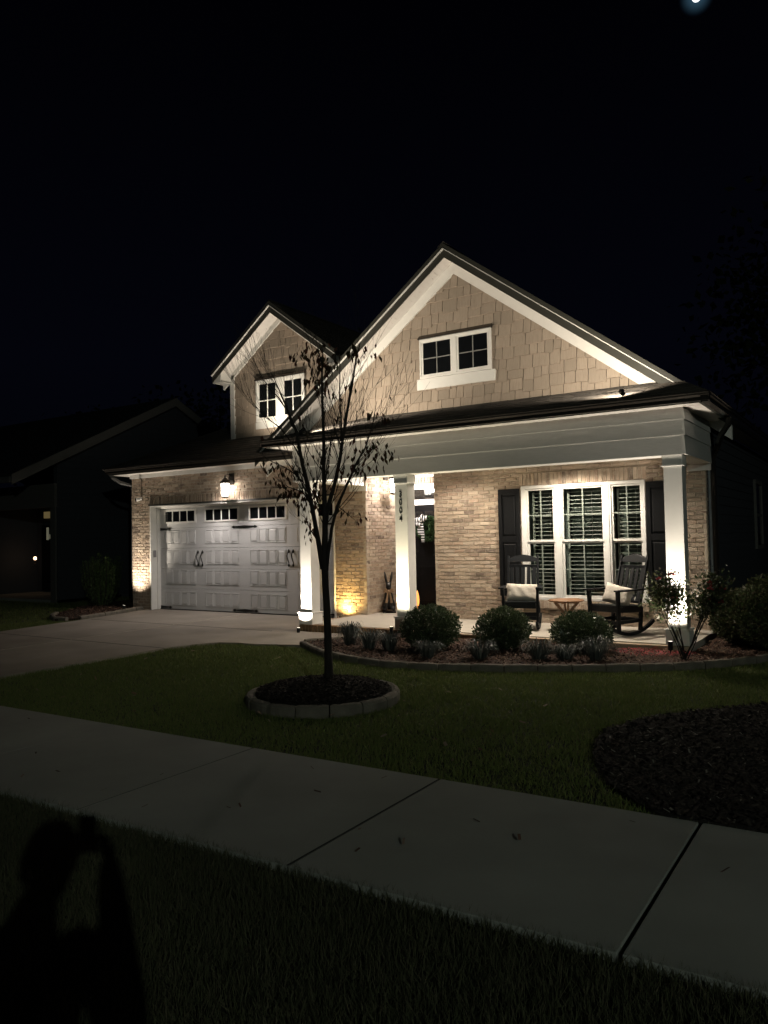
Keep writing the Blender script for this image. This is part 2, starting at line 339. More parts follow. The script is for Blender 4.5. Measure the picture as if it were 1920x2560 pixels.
k = in_view(x, y) & ~inside(x, y, drive_pts) & ~inside(x, y, left_bed) & ~((x > -15.2) & (y > 12))
x, y = x[k], y[k]; parts_.append(blades(x, y, rng.uniform(.04, .06, len(x)), rng.uniform(.01, .016, len(x))))
tag(fast_mesh('grass', np.concatenate(parts_), 3, M['grass']), 'short green lawn grass between the sidewalk and the house', 'grass', kind='stuff')

def chips(name, poly, n, m, z, smin=.012, smax=.05, zf=None, label='', cat='mulch'):
    xs = [p[0] for p in poly]; ys = [p[1] for p in poly]
    x = rng.uniform(min(xs), max(xs), n); y = rng.uniform(min(ys), max(ys), n); k = inside(x, y, poly) & in_view(x, y)
    x, y = x[k], y[k]; n = len(x); L = rng.uniform(smin, smax, n); Wd = L * rng.uniform(.25, .5, n); a = rng.uniform(0, 6.28, n)
    t = rng.uniform(-.6, .6, n); t2 = rng.uniform(-.5, .5, n); zz = z + rng.uniform(0, .022, n) + (zf(x, y) if zf else 0)
    v = np.zeros((n, 4, 3)); ca, sa = np.cos(a), np.sin(a)
    for i, (u, w) in enumerate(((-1, -1), (1, -.8), (.9, 1), (-1.1, .7))):
        lx, ly = u * L / 2, w * Wd / 2
        v[:, i, 0] = x + lx * ca - ly * sa; v[:, i, 1] = y + lx * sa + ly * ca; v[:, i, 2] = zz + lx * np.sin(t) + ly * np.sin(t2)
    return tag(fast_mesh(name, v.reshape(-1, 3), 4, m), label, cat, kind='stuff')
chips('bark_mulch', bed_pts, 60000, M['chip'], .037, label='reddish bark mulch spread over the bed along the porch')
chips('dark_mulch', bed2, 60000, M['chipd'], .002, .01, .055, label='dark mulch covering the round bed beside the sidewalk')
chips('leaf_litter', bed2, 1300, M['stone'], .012, .012, .04, label='scattered pale leaves and stones on the dark mulch bed', cat='leaf litter')
chips('side_mulch', left_bed, 9000, M['chip'], .032, label='bark mulch in the bed by the garage corner')
ringpoly = [(RING[0] + .66 * math.cos(a), RING[1] + .66 * math.sin(a)) for a in np.linspace(0, 6.28, 40)]
mound = lambda x, y: .10 * np.clip(1 - ((x - RING[0])**2 + (y - RING[1])**2) / .5, 0, 1)
b = MB(); b.lathe((RING[0], RING[1], -.04), [(.69, 0), (.68, .10), (.5, .15), (.3, .185), (.1, .20), (.01, .20)], 32)
tag(b.build('tree_mulch', M['mulchd'], smooth=True), kind='structure')
chips('ring_mulch', ringpoly, 16000, M['chipd'], .068, .012, .05, zf=mound, label='dark bark mulch mounded round the young tree')
petal_poly = [(-3.05, 10.0), (-2.6, 9.75), (-2.1, 10.05), (-2.0, 10.35), (-2.3, 10.42), (-2.9, 10.4)]
chips('fallen_petals', petal_poly, 700, M['petal'], .055, .015, .032, label='fallen pink petals on the mulch beneath the rose bush', cat='petals')
lp = [(-9, 4.6), (-2.2, 4.6), (-2.2, 8), (-8.9, 8)]
chips('sidewalk_debris', [(-7, 3.0), (0, 3.1), (0, 4.4), (-7, 4.3)], 26, M['chip'], .004, .02, .045, label='few small dark leaves and twigs lying on the sidewalk', cat='leaves')
chips('fallen_leaves', lp, 60, island_mat('dry_leaf', [(.18, .09, .05), (.25, .2, .15), (.1, .05, .03)], bump=0), .02, .03, .07, label='few dry leaves scattered on the front lawn', cat='leaves')

# edging stones
def edging(pts, size, h, label, group, z0=-.03, closed=False, w=.11, lean=0):
    pts = [Vector((p[0], p[1], 0)) for p in pts]
    if closed: pts.append(pts[0])
    seg = []; 
    for a, c in zip(pts[:-1], pts[1:]):
        k = max(1, int((c - a).length / .03)); seg += [a + (c - a) * i / k for i in range(k)]
    seg.append(pts[-1]); L = [0]
    for a, c in zip(seg[:-1], seg[1:]): L.append(L[-1] + (c - a).length)
    def at(s):
        s = min(max(s, 0), L[-1] - 1e-5)
        import bisect; i = bisect.bisect_right(L, s) - 1; i = min(i, len(seg) - 2)
        return seg[i].lerp(seg[i + 1], (s - L[i]) / max(1e-6, L[i + 1] - L[i])), (seg[i + 1] - seg[i]).normalized()
    nb = max(1, round(L[-1] / size)); st = L[-1] / nb
    for q in range(nb):
        b = MB(); rings = []; K = 7; hh = h * random.uniform(.93, 1.07); jw = w * random.uniform(.95, 1.05)
        tops = [(-.5, 0), (-.5, .72), (-.34, .93), (-.05, 1.0), (.3, .95), (.5, .75), (.5, 0)]
        for i in range(K):
            s = q * st + .006 + (st - .012) * i / (K - 1); p, t = at(s); nn = Vector((-t.y, t.x, 0)); e = 1 - .10 * (1 if i in (0, K - 1) else 0)
            for (u, v) in tops:
                jit = random.uniform(-.003, .003)
                b.v.append(tuple(p + nn * (u * jw * e + jit) + Vector((0, 0, z0 + v * (hh - z0) * (1 - (1 - e) * .4) + jit))))
        m_ = len(tops)
        for i in range(K - 1):
            for j in range(m_):
                b.f.append((i * m_ + j, i * m_ + (j + 1) % m_, (i + 1) * m_ + (j + 1) % m_, (i + 1) * m_ + j)); b.m.append(0)
        b.f.append(tuple(range(m_))[::-1]); b.m.append(0); b.f.append(tuple((K - 1) * m_ + j for j in range(m_))); b.m.append(0)
        p, t = at((q + .5) * st)
        o = b.build('edging_block', M['edge'], off=(p.x, p.y, 0)); o.location = (p.x, p.y, 0)
        tag(o, label, 'edging', group)
edging(bed_front, .40, .062, 'low tan concrete edging block between the lawn and the porch mulch bed', 'edging blocks along the porch bed', w=.095)
edging([(-7.44, 9.17), (-6.75, 10.3)], .40, .07, 'low tan concrete edging block between the walkway and the porch mulch bed', 'edging blocks beside the walkway')
edging([(RING[0] + RING[2] * math.cos(a), RING[1] + RING[2] * math.sin(a)) for a in np.linspace(0, 2 * math.pi, 40)[:-1]], .30, .085, 'grey concrete edging block in the ring round the young tree', 'edging blocks of the tree ring', closed=True, w=.10)
edging([(-14.86, 12.3), (-14.47, 11.0), (-14.25, 10.1)], .38, .075, 'low pale edging block between the driveway and the garage corner bed', 'edging blocks beside the driveway')
edging([(-14.32, 9.86), (-14.6, 9.75), (-15.2, 10.1), (-15.7, 10.55)], .38, .075, 'low pale edging block between the side lawn and the garage corner bed', 'edging blocks of the side bed')

# ------------------------------------------------------------------ the house
HO = (-8.4, 12.2, 0)
house = thing('brick_house', HO, 'single storey tan brick house with shake gables, porch and two car garage', 'house')
def hp(b, name, m, parent=None, **k):
    """part of the house, built in world coordinates"""
    return b.build(name, m, parent or house, off=HO, **k)
BH, BL, BG = .0677, .205, .011
def bricks(mb, plane, c, u0, u1, z0, z1, sign=-1, back=.05, upright=False, proud=0):
    """real bricks over a recessed mortar bed. plane 'y': wall faces sign*Y, u = x; plane 'x': faces sign*X, u = y"""
    def P(u, d, z): return (u, c + sign * d, z) if plane == 'y' else (c + sign * d, u, z)
    def boxuz(a0, a1, b0, b1, d0, d1, mi, jit=0):
        r = lambda q: random.uniform(-q, q)
        bev = .004 if jit else 0
        vs = [P(a0, d0, b0), P(a1, d0, b0), P(a1, d0, b1), P(a0, d0, b1)]
        pr = d1 + (random.uniform(-.003, .005) if jit else 0)
        vs += [P(a0 + bev + r(jit), pr + r(jit * .8), b0 + bev + r(jit)), P(a1 - bev + r(jit), pr + r(jit * .8), b0 + bev + r(jit)), P(a1 - bev + r(jit), pr + r(jit * .8), b1 - bev + r(jit)), P(a0 + bev + r(jit), pr + r(jit * .8), b1 - bev + r(jit))]
        mb.add(vs, [(4, 5, 6, 7), (0, 1, 5, 4), (1, 2, 6, 5), (2, 3, 7, 6), (3, 0, 4, 7)], mi)
    boxuz(u0, u1, z0, z1, -back, -.010 + proud, 1)
    if upright:
        n = max(1, round((u1 - u0) / BH)); w = (u1 - u0) / n
        for i in range(n): boxuz(u0 + i * w + BG / 2, u0 + (i + 1) * w - BG / 2, z0 + BG / 2, z1 - BG / 2, -.013 + proud, proud, 0, .003)
        return
    k = math.floor(z0 / BH)
    while k * BH < z1:
        b0, b1 = max(z0, k * BH), min(z1, (k + 1) * BH)
        if b1 - b0 > .012:
            o = (k % 2) * BL / 2 + (.01 if k % 3 else -.008); j = math.floor((u0 - o) / BL)
            while j * BL + o < u1:
                a0, a1 = max(u0, j * BL + o), min(u1, (j + 1) * BL + o)
                if a1 - a0 > .02: boxuz(a0 + BG / 2, a1 - BG / 2, b0 + BG / 2 * .9, b1 - BG / 2 * .9, -.013, proud, 0, .0034)
                j += 1
        k += 1
YW = 12.2
GX0, GX1, GZ = -14.50, -9.09, 2.44
BM = [M['brick'], M['mortar']]
b = MB()
bricks(b, 'y', YW, -15.15, GX0, 0, GZ); bricks(b, 'y', YW, -15.15, -8.34, GZ + .21, 3.12)
bricks(b, 'y', YW, -15.15, GX0 - .03, GZ, GZ + .21); bricks(b, 'y', YW, GX1 + .03, -8.34, GZ, GZ + .21)
bricks(b, 'y', YW, GX0 - .03, GX1 + .03, GZ, GZ + .21, upright=True, proud=.006)
bricks(b, 'y', YW, GX1, -8.34, 0, GZ)
bricks(b, 'x', GX0, 12.2, 12.42, 0, GZ, sign=1)
hp(b, 'brick_wall', BM)
b = MB(); bricks(b, 'x', -8.34, 12.2, 13.6, 0.1, 2.86, sign=1, back=.08); hp(b, 'brick_wall', BM)
b = MB(); bricks(b, 'y', 13.6, -8.34, -8.22, .12, 2.86); bricks(b, 'y', 13.6, -7.1, -6.84, .12, 2.86); bricks(b, 'y', 13.6, -8.22, -7.1, 2.66, 2.87, upright=True); hp(b, 'brick_wall', BM)
b = MB(); WX0, WX1, WZ0, WZ1 = -5.14, -3.09, .50, 2.41
bricks(b, 'y', YW, -6.84, WX0, .1, 2.62); bricks(b, 'y', YW, WX1, -2.2, .1, 2.62)
bricks(b, 'y', YW, WX0, WX1, .1, WZ0 - .14); bricks(b, 'y', YW, WX0 - .03, WX1 + .03, WZ1, WZ1 + .21, upright=True, proud=.012)
bricks(b, 'y', YW, -6.84, -2.2, 2.62, 2.86)
bricks(b, 'x', -6.84, 12.2, 13.6, .1, 2.86, sign=-1)
bricks(b, 'x', -2.2, 12.2, 12.32, .1, 3.1, sign=1)
hp(b, 'brick_wall', BM)
b = MB(); bricks(b, 'y', YW, WX0 - .03, WX1 + .03, WZ0 - .14, WZ0 - .005, upright=True, proud=.045, back=.02); hp(b, 'brick_sill', BM)
# plain side and back walls (lap siding) with a side window
b = MB()
z = 0.05
while z < 3.15:
    b.prism([(-2.2, 12.33, z), (-2.175, 12.33, z), (-2.19, 12.33, z + .15), (-2.2, 12.33, z + .15)], (0, 9.7, 0)); z += .15
b.box(-2.35, -2.2, 12.33, 22, 0, 3.2); b.box(-15.1, -14.95, 12.26, 22, 0, 3.2); b.box(-15.1, -2.2, 21.85, 22, 0, 3.2)
hp(b, 'side_wall', M['nsiding'])
b = MB(); b.box(-2.19, -2.155, 12.325, 12.40, .1, 3.15); hp(b, 'corner_board', mat('corner_board_paint', (.30, .33, .36), .6), bevel=.004)
b = MB(); b.box(-2.18, -2.13, 17.0, 17.08, 1.2, 2.6); b.box(-2.18, -2.13, 17.9, 17.98, 1.2, 2.6); b.box(-2.18, -2.13, 17.08, 17.9, 1.2, 1.28); b.box(-2.18, -2.13, 17.08, 17.9, 2.52, 2.6); b.box(-2.18, -2.14, 17.08, 17.9, 1.86, 1.92)
w = hp(b, 'side_window', M['ntrim']); b = MB(); b.box(-2.178, -2.16, 17.08, 17.9, 1.28, 2.52); hp(b, 'pane', M['darkglass'], w)

# garage opening: jambs, head, recessed door
YD = 12.45
b = MB()
b.box(GX0 + .003, GX0 + .035, 12.185, YD + .05, 0, GZ - .03); b.box(GX0 + .035, GX0 + .06, 12.36, YD + .03, 0, GZ - .06)
b.box(GX1 - .035, GX1 - .003, 12.185, YD + .05, 0, GZ - .03); b.box(GX1 - .06, GX1 - .035, 12.36, YD + .03, 0, GZ - .06)
b.box(GX0 + .003, GX1 - .003, 12.185, YD + .05, GZ - .03, GZ - .002); b.box(GX0 + .06, GX1 - .06, 12.36, YD + .03, GZ - .07, GZ - .032)
hp(b, 'garage_trim', M['white'], bevel=.005)
b = MB(); b.box(GX0 - .02, GX1 + .02, 12.16, 12.21, GZ - .001, GZ + .028); hp(b, 'drip_cap', M['fascia'])
# the door: 5 sections, 4 columns of 4 raised squares, top row glazed
DX0, DX1 = GX0 + .06, GX1 - .06; DW = DX1 - DX0
sec = [(.02, .485), (.49, .955), (.96, 1.43), (1.435, 1.90), (1.905, 2.375)]
gcx = [-13.76, -12.42, -11.06, -9.74]
b = MB()
for (z0, z1) in sec: b.box(DX0, DX1, YD, YD + .05, z0, z1)
for (z0, z1), pr in zip(sec[:4], ((.11, .42), (.60, .92), (1.06, 1.38), (1.53, 1.84))):
    for g in gcx:
        for i in range(4):
            a = g - .515 + i * .2625; a1 = a + .235
            if a < DX0 + .01: continue
            # raised frame and field
            for (p0, p1, q0, q1, d) in ((a, a1, pr[0], pr[0] + .014, .010), (a, a1, pr[1] - .014, pr[1], .010), (a, a + .014, pr[0] + .014, pr[1] - .014, .010), (a1 - .014, a1, pr[0] + .014, pr[1] - .014, .010)):
                b.box(p0, p1, YD - d, YD + .001, q0, q1)
            b.add([(a + .03, YD - .001, pr[0] + .03), (a1 - .03, YD - .001, pr[0] + .03), (a1 - .03, YD - .001, pr[1] - .03), (a + .03, YD - .001, pr[1] - .03),
                   (a + .04, YD - .008, pr[0] + .04), (a1 - .04, YD - .008, pr[0] + .04), (a1 - .04, YD - .008, pr[1] - .04), (a + .04, YD - .008, pr[1] - .04)],
                  [(4, 5, 6, 7), (0, 1, 5, 4), (1, 2, 6, 5), (2, 3, 7, 6), (3, 0, 4, 7)])
gd = hp(b, 'garage_door', M['doorw'], bevel=.003)
for g in gcx:
    x0, x1, z0, z1 = g - .49, g + .49, 2.055, 2.295
    b = MB(); b.box(x0 - .05, x1 + .05, YD - .018, YD, z1, z1 + .04); b.box(x0 - .05, x1 + .05, YD - .018, YD, z0 - .04, z0)
    b.box(x0 - .05, x0, YD - .018, YD, z0, z1); b.box(x1, x1 + .05, YD - .018, YD, z0, z1)
    for i in (1, 2, 3): xx = x0 + i * (x1 - x0) / 4; b.box(xx - .014, xx + .014, YD - .014, YD, z0, z1)
    wf = hp(b, 'door_window', M['white'], gd, bevel=.003)
    b = MB(); b.box(x0, x1, YD - .007, YD - .001, z0, z1); hp(b, 'pane', M['darkglass'], gd)
def handle(x):
    b = MB(); pts = [(x - .03, YD - .01, 1.36), (x, YD - .03, 1.31), (x + .008, YD - .055, 1.24), (x - .01, YD - .055, 1.17), (x + .005, YD - .03, 1.10), (x + .03, YD - .01, 1.04)]
    pts = [(x + .018 * math.sin((p[2] - 1.04) / .32 * 6.28), p[1], p[2]) for p in pts]
    b.tube(pts, [.008, .010, .012, .012, .010, .008], 8)
    b.lathe((x, YD - .012, 1.30), [(.004, 0), (.028, .02), (.02, .05), (.002, .085)], 8); b.lathe((x, YD - .012, 1.03), [(.002, -.02), (.022, 0), (.018, .03), (.004, .06)], 8)
    hp(b, 'door_handle', M['iron'], gd)
for x in (-13.17, -13.03, -10.48, -10.36): handle(x)
def hinge(x, z, d):
    b = MB(); L = .38 * d
    b.prism([(x, YD, z - .032), (x, YD, z + .032), (x + L * .75, YD, z + .014), (x + L * .80, YD, z + .032), (x + L, YD, z), (x + L * .80, YD, z - .032), (x + L * .75, YD, z - .014)], (0, -.014, 0))
    hp(b, 'hinge_strap', M['iron'], gd)
for z in (.055, 1.885):
    hinge(DX0 + .01, z, 1); hinge(-11.735, z, -1); hinge(-11.73, z, 1); hinge(DX1 - .01, z, -1)
b = MB(); b.box(GX0 + .035, GX0 + .055, 12.25, 12.33, 1.23, 1.39); hp(b, 'keypad', mat('keypad_grey', (.25, .24, .25), .5), bevel=.006)
b = MB(); b.box(DX0, DX1, YD - .02, YD + .02, .0, .018); hp(b, 'door_seal', M['iron'])

# porch floor with rowlock brick edge
b = MB(); b.box(-8.5, -2.14, 10.53, 13.6, -.02, .118); hp(b, 'porch_slab', M['porch'])
b = MB()
bricks(b, 'y', 10.42, -8.57, -6.4, -.03, .112, upright=True)
n = 30
for i in range(32): b.box(-8.57 + i * .0678 + .004, -8.57 + (i + 1) * .0678 - .004, 10.425, 10.525, .05, .112 + random.uniform(0, .004))
b.box(-8.57, -6.4, 10.43, 10.53, .0, .105, 1)
bricks(b, 'x', -8.57, 10.42, 12.2, -.03, .112, sign=-1, upright=True)
b.box(-8.56, -8.495, 10.53, 12.2, .0, .116)
hp(b, 'porch_step', [island_mat('step_brick', [(.36, .22, .12), (.28, .17, .10), (.42, .27, .15)], bump=.8), M['mortar']])
b = MB(); b.box(-6.4, -2.14, 10.43, 10.53, -.02, .105); hp(b, 'porch_edge', mat('porch_edge_stone', (.42, .33, .24), .9, bump=.5, bscale=60), bevel=.006)

# columns
def column(x0, number=False, base=True):
    x1 = x0 + .235; y0, y1 = 10.445, 10.68
    b = MB(); b.box(x0, x1, y0, y1, .30, 2.50)
    c = hp(b, 'column', M['white'], bevel=.006)
    b = MB(); b.box(x0 - .03, x1 + .03, y0 - .03, y1 + .03, .118, .30); b.prism([(x0 - .03, y0 - .03, .30), (x1 + .03, y0 - .03, .30), (x1 + .03, y1 + .03, .30), (x0 - .03, y1 + .03, .30)], (0, 0, .012)); b.box(x0 - .045, x1 + .045, y0 - .045, y1 + .045, .312, .326)
    hp(b, 'column_base', M['white'], c, bevel=.005)
    b = MB(); b.box(x0 - .010, x1 + .010, y0 - .010, y1 + .010, 2.462, 2.588); b.box(x0 - .022, x1 + .022, y0 - .022, y1 + .022, 2.445, 2.463)
    hp(b, 'column_cap', M['white'], c, bevel=.004)
    if number:
        for i, ch in enumerate('3004'):
            cu = bpy.data.curves.new('digit', 'FONT'); cu.body = ch; cu.size = .135; cu.extrude = .0025; cu.offset = .002; cu.align_x = 'CENTER'
            to = bpy.data.objects.new('digit', cu); me = bpy.data.meshes.new_from_object(to); bpy.data.objects.remove(to)
            me.materials.clear(); me.materials.append(M['iron'])
            for v in me.vertices:
                x, y_, z = v.co; v.co = (x0 + .115 + x * .95 - HO[0], y0 - .003 - z - HO[1], 2.235 - i * .132 + y_ - HO[2])
            o = bpy.data.objects.new('house_number', me); COL.objects.link(o); o.parent = c
    return c
column(-8.54); column(-6.575, True); column(-2.405)

# porch beam in three lap boards with returns
b = MB()
zb = [2.59, 2.84, 3.045, 3.205]
for i in range(3):
    z0, z1 = zb[i], zb[i + 1] + .012; th0, th1 = .022, .006
    b.prism([(-8.63, 10.43 - th0, z0), (-8.63, 10.43 - th1, z1), (-8.63, 10.45, z1), (-8.63, 10.45, z0)], (6.50, 0, 0))
    b.prism([(-2.13 + th0, 10.412, z0), (-2.13 + th1, 10.412, z1), (-2.15, 10.412, z1), (-2.15, 10.412, z0)], (0, 1.78, 0))
    b.prism([(-8.63 - th0, 10.412, z0), (-8.63 - th1, 10.412, z1), (-8.61, 10.412, z1), (-8.61, 10.412, z0)], (0, 1.78, 0))
hp(b, 'porch_beam', M['lap'])
b = MB()
b.box(-8.61, -2.15, 10.45, 10.70, 2.588, 3.2); b.box(-2.40, -2.15, 10.70, 12.19, 2.588, 3.2); b.box(-8.61, -8.36, 10.70, 12.19, 2.588, 3.2)
b.box(-2.46, -2.12, 12.17, 12.195, 2.49, 2.587); b.box(-8.70, -8.30, 12.165, 12.19, 2.49, 2.587)
hp(b, 'beam_casing', M['white'], bevel=.004)
b = MB()
b.box(-8.36, -2.40, 10.70, 13.6, 2.85, 2.88)
for i in range(38): b.box(-8.36, -2.40, 10.72 + i * .076, 10.725 + i * .076, 2.846, 2.851)
hp(b, 'porch_ceiling', M['soffit'])
b = MB(); b.box(-8.34, -6.84, 13.55, 13.6, 2.80, 2.852); b.box(-6.84, -2.4, 12.13, 12.19, 2.80, 2.852); b.box(-8.33, -8.27, 12.19, 13.55, 2.80, 2.852); hp(b, 'crown_trim', M['white'])

# entry door with transom
b = MB()
b.box(-8.22, -8.13, 13.52, 13.6, .12, 2.66); b.box(-7.19, -7.1, 13.52, 13.6, .12, 2.66); b.box(-8.13, -7.19, 13.52, 13.6, 2.55, 2.66); b.box(-8.13, -7.19, 13.53, 13.6, 2.23, 2.345); b.box(-8.25, -7.07, 13.49, 13.53, 2.62, 2.665)
hp(b, 'door_casing', M['white'], bevel=.004)
b = MB(); b.box(-8.13, -7.19, 13.57, 13.585, 2.345, 2.55); hp(b, 'transom', M['darkglass'])
b = MB(); b.box(-8.13, -7.19, 13.55, 13.6, .14, 2.23); b.box(-8.02, -7.30, 13.54, 13.551, .26, .30); b.box(-8.02, -7.30, 13.54, 13.551, .95, .99); b.box(-8.02, -7.98, 13.54, 13.551, .30, .95); b.box(-7.34, -7.30, 13.54, 13.551, .30, .95)
fd = hp(b, 'front_door', M['black'], bevel=.003)
b = MB(); b.box(-8.04, -7.86, 13.543, 13.552, 1.93, 2.10); b.box(-7.80, -7.62, 13.543, 13.552, 1.93, 2.10); b.box(-7.56, -7.36, 13.543, 13.552, 1.93, 2.10); hp(b, 'pane', M['darkglass'], fd)
b = MB(); b.tube([(-7.27, 13.54, 1.10), (-7.27, 13.50, 1.12), (-7.27, 13.50, 1.22), (-7.27, 13.54, 1.24)], .009, 8); hp(b, 'door_handle', M['iron'], fd)
b = MB(); b.box(-8.13, -7.19, 13.5, 13.6, .118, .14); hp(b, 'threshold', M['fascia'])

# big triple window
b = MB(); YF = 12.20
units = [(-5.05, -4.56), (-4.44, -3.74), (-3.62, -3.14)]
b.box(WX0, WX1, YF - .025, YF + .06, WZ1 - .055, WZ1 - .003); b.box(WX0, WX1, YF - .035, YF + .06, WZ0, WZ0 + .05)
edges = [WX0] + [v for u in units for v in u] + [WX1]
for i in range(0, len(edges), 2):
    b.box(edges[i], edges[i + 1], YF - .022, YF + .06, WZ0 + .05, WZ1 - .055)
    if 0 < i < 6:
        m_ = (edges[i] + edges[i + 1]) / 2; b.box(m_ - .03, m_ + .03, YF - .034, YF - .02, WZ0 + .05, WZ1 - .055)
bw = hp(b, 'window', M['white'], bevel=.003)
for (x0, x1) in units:
    for (z0, z1, d) in ((1.46, WZ1 - .055, 0), (WZ0 + .05, 1.46, .022)):
        b = MB(); y0 = YF + .0 + d; y1 = y0 + .03
        b.box(x0, x0 + .03, y0, y1, z0, z1); b.box(x1 - .03, x1, y0, y1, z0, z1); b.box(x0 + .03, x1 - .03, y0, y1, z1 - .03, z1); b.box(x0 + .03, x1 - .03, y0, y1, z0, z0 + .035)
        mxx = (x0 + x1) / 2; hp(b, 'sash', M['white'], bw, bevel=.002); b = MB(); b.box(mxx - .009, mxx + .009, y0 + .013, y1 - .002, z0 + .03, z1 - .03)
        mz = (z0 + z1) / 2 + .0; b.box(x0 + .03, x1 - .03, y0 + .0135, y1 - .0025, mz - .008, mz + .008)
        hp(b, 'muntin', M['muntin2'], bw)
        b = MB(); b.add([(x0 + .02, y0 + .011, z0 + .02), (x1 - .02, y0 + .011, z0 + .02), (x1 - .02, y0 + .011, z1 - .02), (x0 + .02, y0 + .011, z1 - .02)], [(0, 1, 2, 3)]); hp(b, 'pane', M['glass'], bw)
    # plantation shutter blind behind the glass
    b = MB(); sx0, sx1 = x0 + .085, x1 - .01
    for (q0, q1) in ((.62, 1.40), (1.50, 2.27)):
        b.box(sx0 - .03, sx0, YF + .13, YF + .155, q0 - .03, q1 + .03)
        z = q0
        while z < q1:
            b.add([(sx0, YF + .105, z), (sx1, YF + .105, z), (sx1, YF + .165, z + .004), (sx0, YF + .165, z + .004), (sx0, YF + .105, z + .010), (sx1, YF + .105, z + .010), (sx1, YF + .165, z + .012), (sx0, YF + .165, z + .012)],
                  [(0, 1, 5, 4), (1, 2, 6, 5), (2, 3, 7, 6), (3, 0, 4, 7), (4, 5, 6, 7), (0, 3, 2, 1)]); z += .064
        b.box((sx0 + sx1) / 2 + .06, (sx0 + sx1) / 2 + .068, YF + .17, YF + .178, q0, q1)
    hp(b, 'blind', M['slat'], bw)
    b = MB()
    b.box(x0 - .02, x1 + .02, YF + .55, YF + .57, WZ0, WZ1); hp(b, 'room_shade', M['room'], bw)
b = MB(); b.box(WX0, WX1, YF + .07, YF + .55, WZ0 - .01, WZ0 + .02); b.box(WX0 - .0, WX0 + .02, YF + .07, YF + .55, WZ0, WZ1); b.box(WX1 - .02, WX1, YF + .07, YF + .55, WZ0, WZ1); b.box(WX0, WX1, YF + .07, YF + .55, WZ1 - .02, WZ1); hp(b, 'window_reveal', M['room'], bw)
# shutters
for (x0, x1) in ((-5.555, -5.165), (-3.07, -2.68)):
    b = MB(); z0, z1 = .55, 2.37; y0 = 12.155
    b.box(x0, x0 + .065, y0, 12.195, z0, z1); b.box(x1 - .065, x1, y0, 12.195, z0, z1)
    for (q0, q1) in ((z0, z0 + .10), (1.46, 1.56), (z1 - .10, z1)): b.box(x0 + .065, x1 - .065, y0, 12.195, q0, q1)
    for (q0, q1) in ((z0 + .10, 1.46), (1.56, z1 - .10)):
        b.box(x0 + .065, x1 - .065, 12.178, 12.195, q0, q1)
        a0, a1, c0, c1 = x0 + .075, x1 - .075, q0 + .012, q1 - .012; i_ = .028
        b.add([(a0, 12.178, c0), (a1, 12.178, c0), (a1, 12.178, c1), (a0, 12.178, c1), (a0 + i_, 12.160, c0 + i_), (a1 - i_, 12.160, c0 + i_), (a1 - i_, 12.160, c1 - i_), (a0 + i_, 12.160, c1 - i_)], [(4, 5, 6, 7), (0, 1, 5, 4), (1, 2, 6, 5), (2, 3, 7, 6), (3, 0, 4, 7)])
    hp(b, 'shutter', M['shutter'], bevel=.003)

# frieze, soffits, fascia, gutters
b = MB(); b.box(-15.17, -8.66, 12.16, 12.195, 3.11, 3.20); hp(b, 'frieze_board', M['white'], bevel=.003)
b = MB()
b.box(-15.5, -9.05, 11.84, 12.20, 3.2, 3.215); b.box(-15.5, -15.15, 12.2, 22, 3.2, 3.215)
b.box(-9.0, -1.88, 10.14, 10.45, 3.202, 3.217); b.box(-2.17, -1.88, 10.45, 22, 3.202, 3.217); b.box(-9.0, -8.6, 10.45, 12.2, 3.202, 3.217)
x = -8.9
while x < -1.9: b.box(x, x + .006, 10.145, 10.45, 3.197, 3.203); x += .10
y = 10.3
while y < 12.2: b.box(-2.12, -1.885, y, y + .006, 3.197, 3.203); y += .10
hp(b, 'soffit', M['soffit'])
b = MB(); b.box(-9.0, -1.86, 10.10, 10.14, 3.19, 3.31); b.box(-1.88, -1.84, 10.14, 22, 3.19, 3.31); b.box(-9.03, -9.0, 10.14, 12.2, 3.19, 3.31); b.box(-15.5, -9.05, 11.80, 11.84, 3.19, 3.33); b.box(-15.53, -15.5, 11.84, 22, 3.19, 3.33)
hp(b, 'fascia', M['fascia'])
prof = [(0, .0), (.0, .105), (.006, .108), (-.090, .108), (-.112, .108), (-.115, .098), (-.104, .094), (-.100, .075), (-.075, .045), (-.068, .012), (-.062, .0)]
prof = [(0, 0), (0, .112), (-.120, .112), (-.124, .098), (-.108, .093), (-.106, .070), (-.082, .040), (-.078, .018), (-.086, .012), (-.084, 0)]
def gut_x(b, x0, x1, y, z): b.prism([(x0, y + p[0], z + p[1]) for p in prof], (x1 - x0, 0, 0))
def gut_y(b, y0, y1, x, z, s=1): b.prism([(x - s * p[0], y0, z + p[1]) for p in prof], (0, y1 - y0, 0))
b = MB(); gut_x(b, -9.02, -1.74, 10.10, 3.195); gut_y(b, 10.0, 22, -1.84, 3.195); hp(b, 'gutter', M['gutter'])
b = MB(); gut_x(b, -15.5, -9.8, 11.80, 3.225); hp(b, 'gutter', M['gutter'])
b = MB()
b.tube([(-1.80, 11.75, 3.2), (-1.80, 11.78, 3.10), (-1.93, 11.95, 2.97), (-2.02, 12.2, 2.85), (-2.09, 12.30, 2.74), (-2.115, 12.33, 2.6), (-2.115, 12.33, .25), (-2.0, 12.25, .12)], .042, 4); hp(b, 'downspout', M['gutter'])
b = MB(); b.tube([(-15.4, 11.82, 3.22), (-15.4, 11.84, 3.14), (-15.30, 12.0, 3.02), (-15.19, 12.24, 2.96), (-15.19, 12.26, 2.8), (-15.19, 12.26, .2)], .04, 4); hp(b, 'downspout', mat('grey_downspout', (.045, .045, .045), .5))

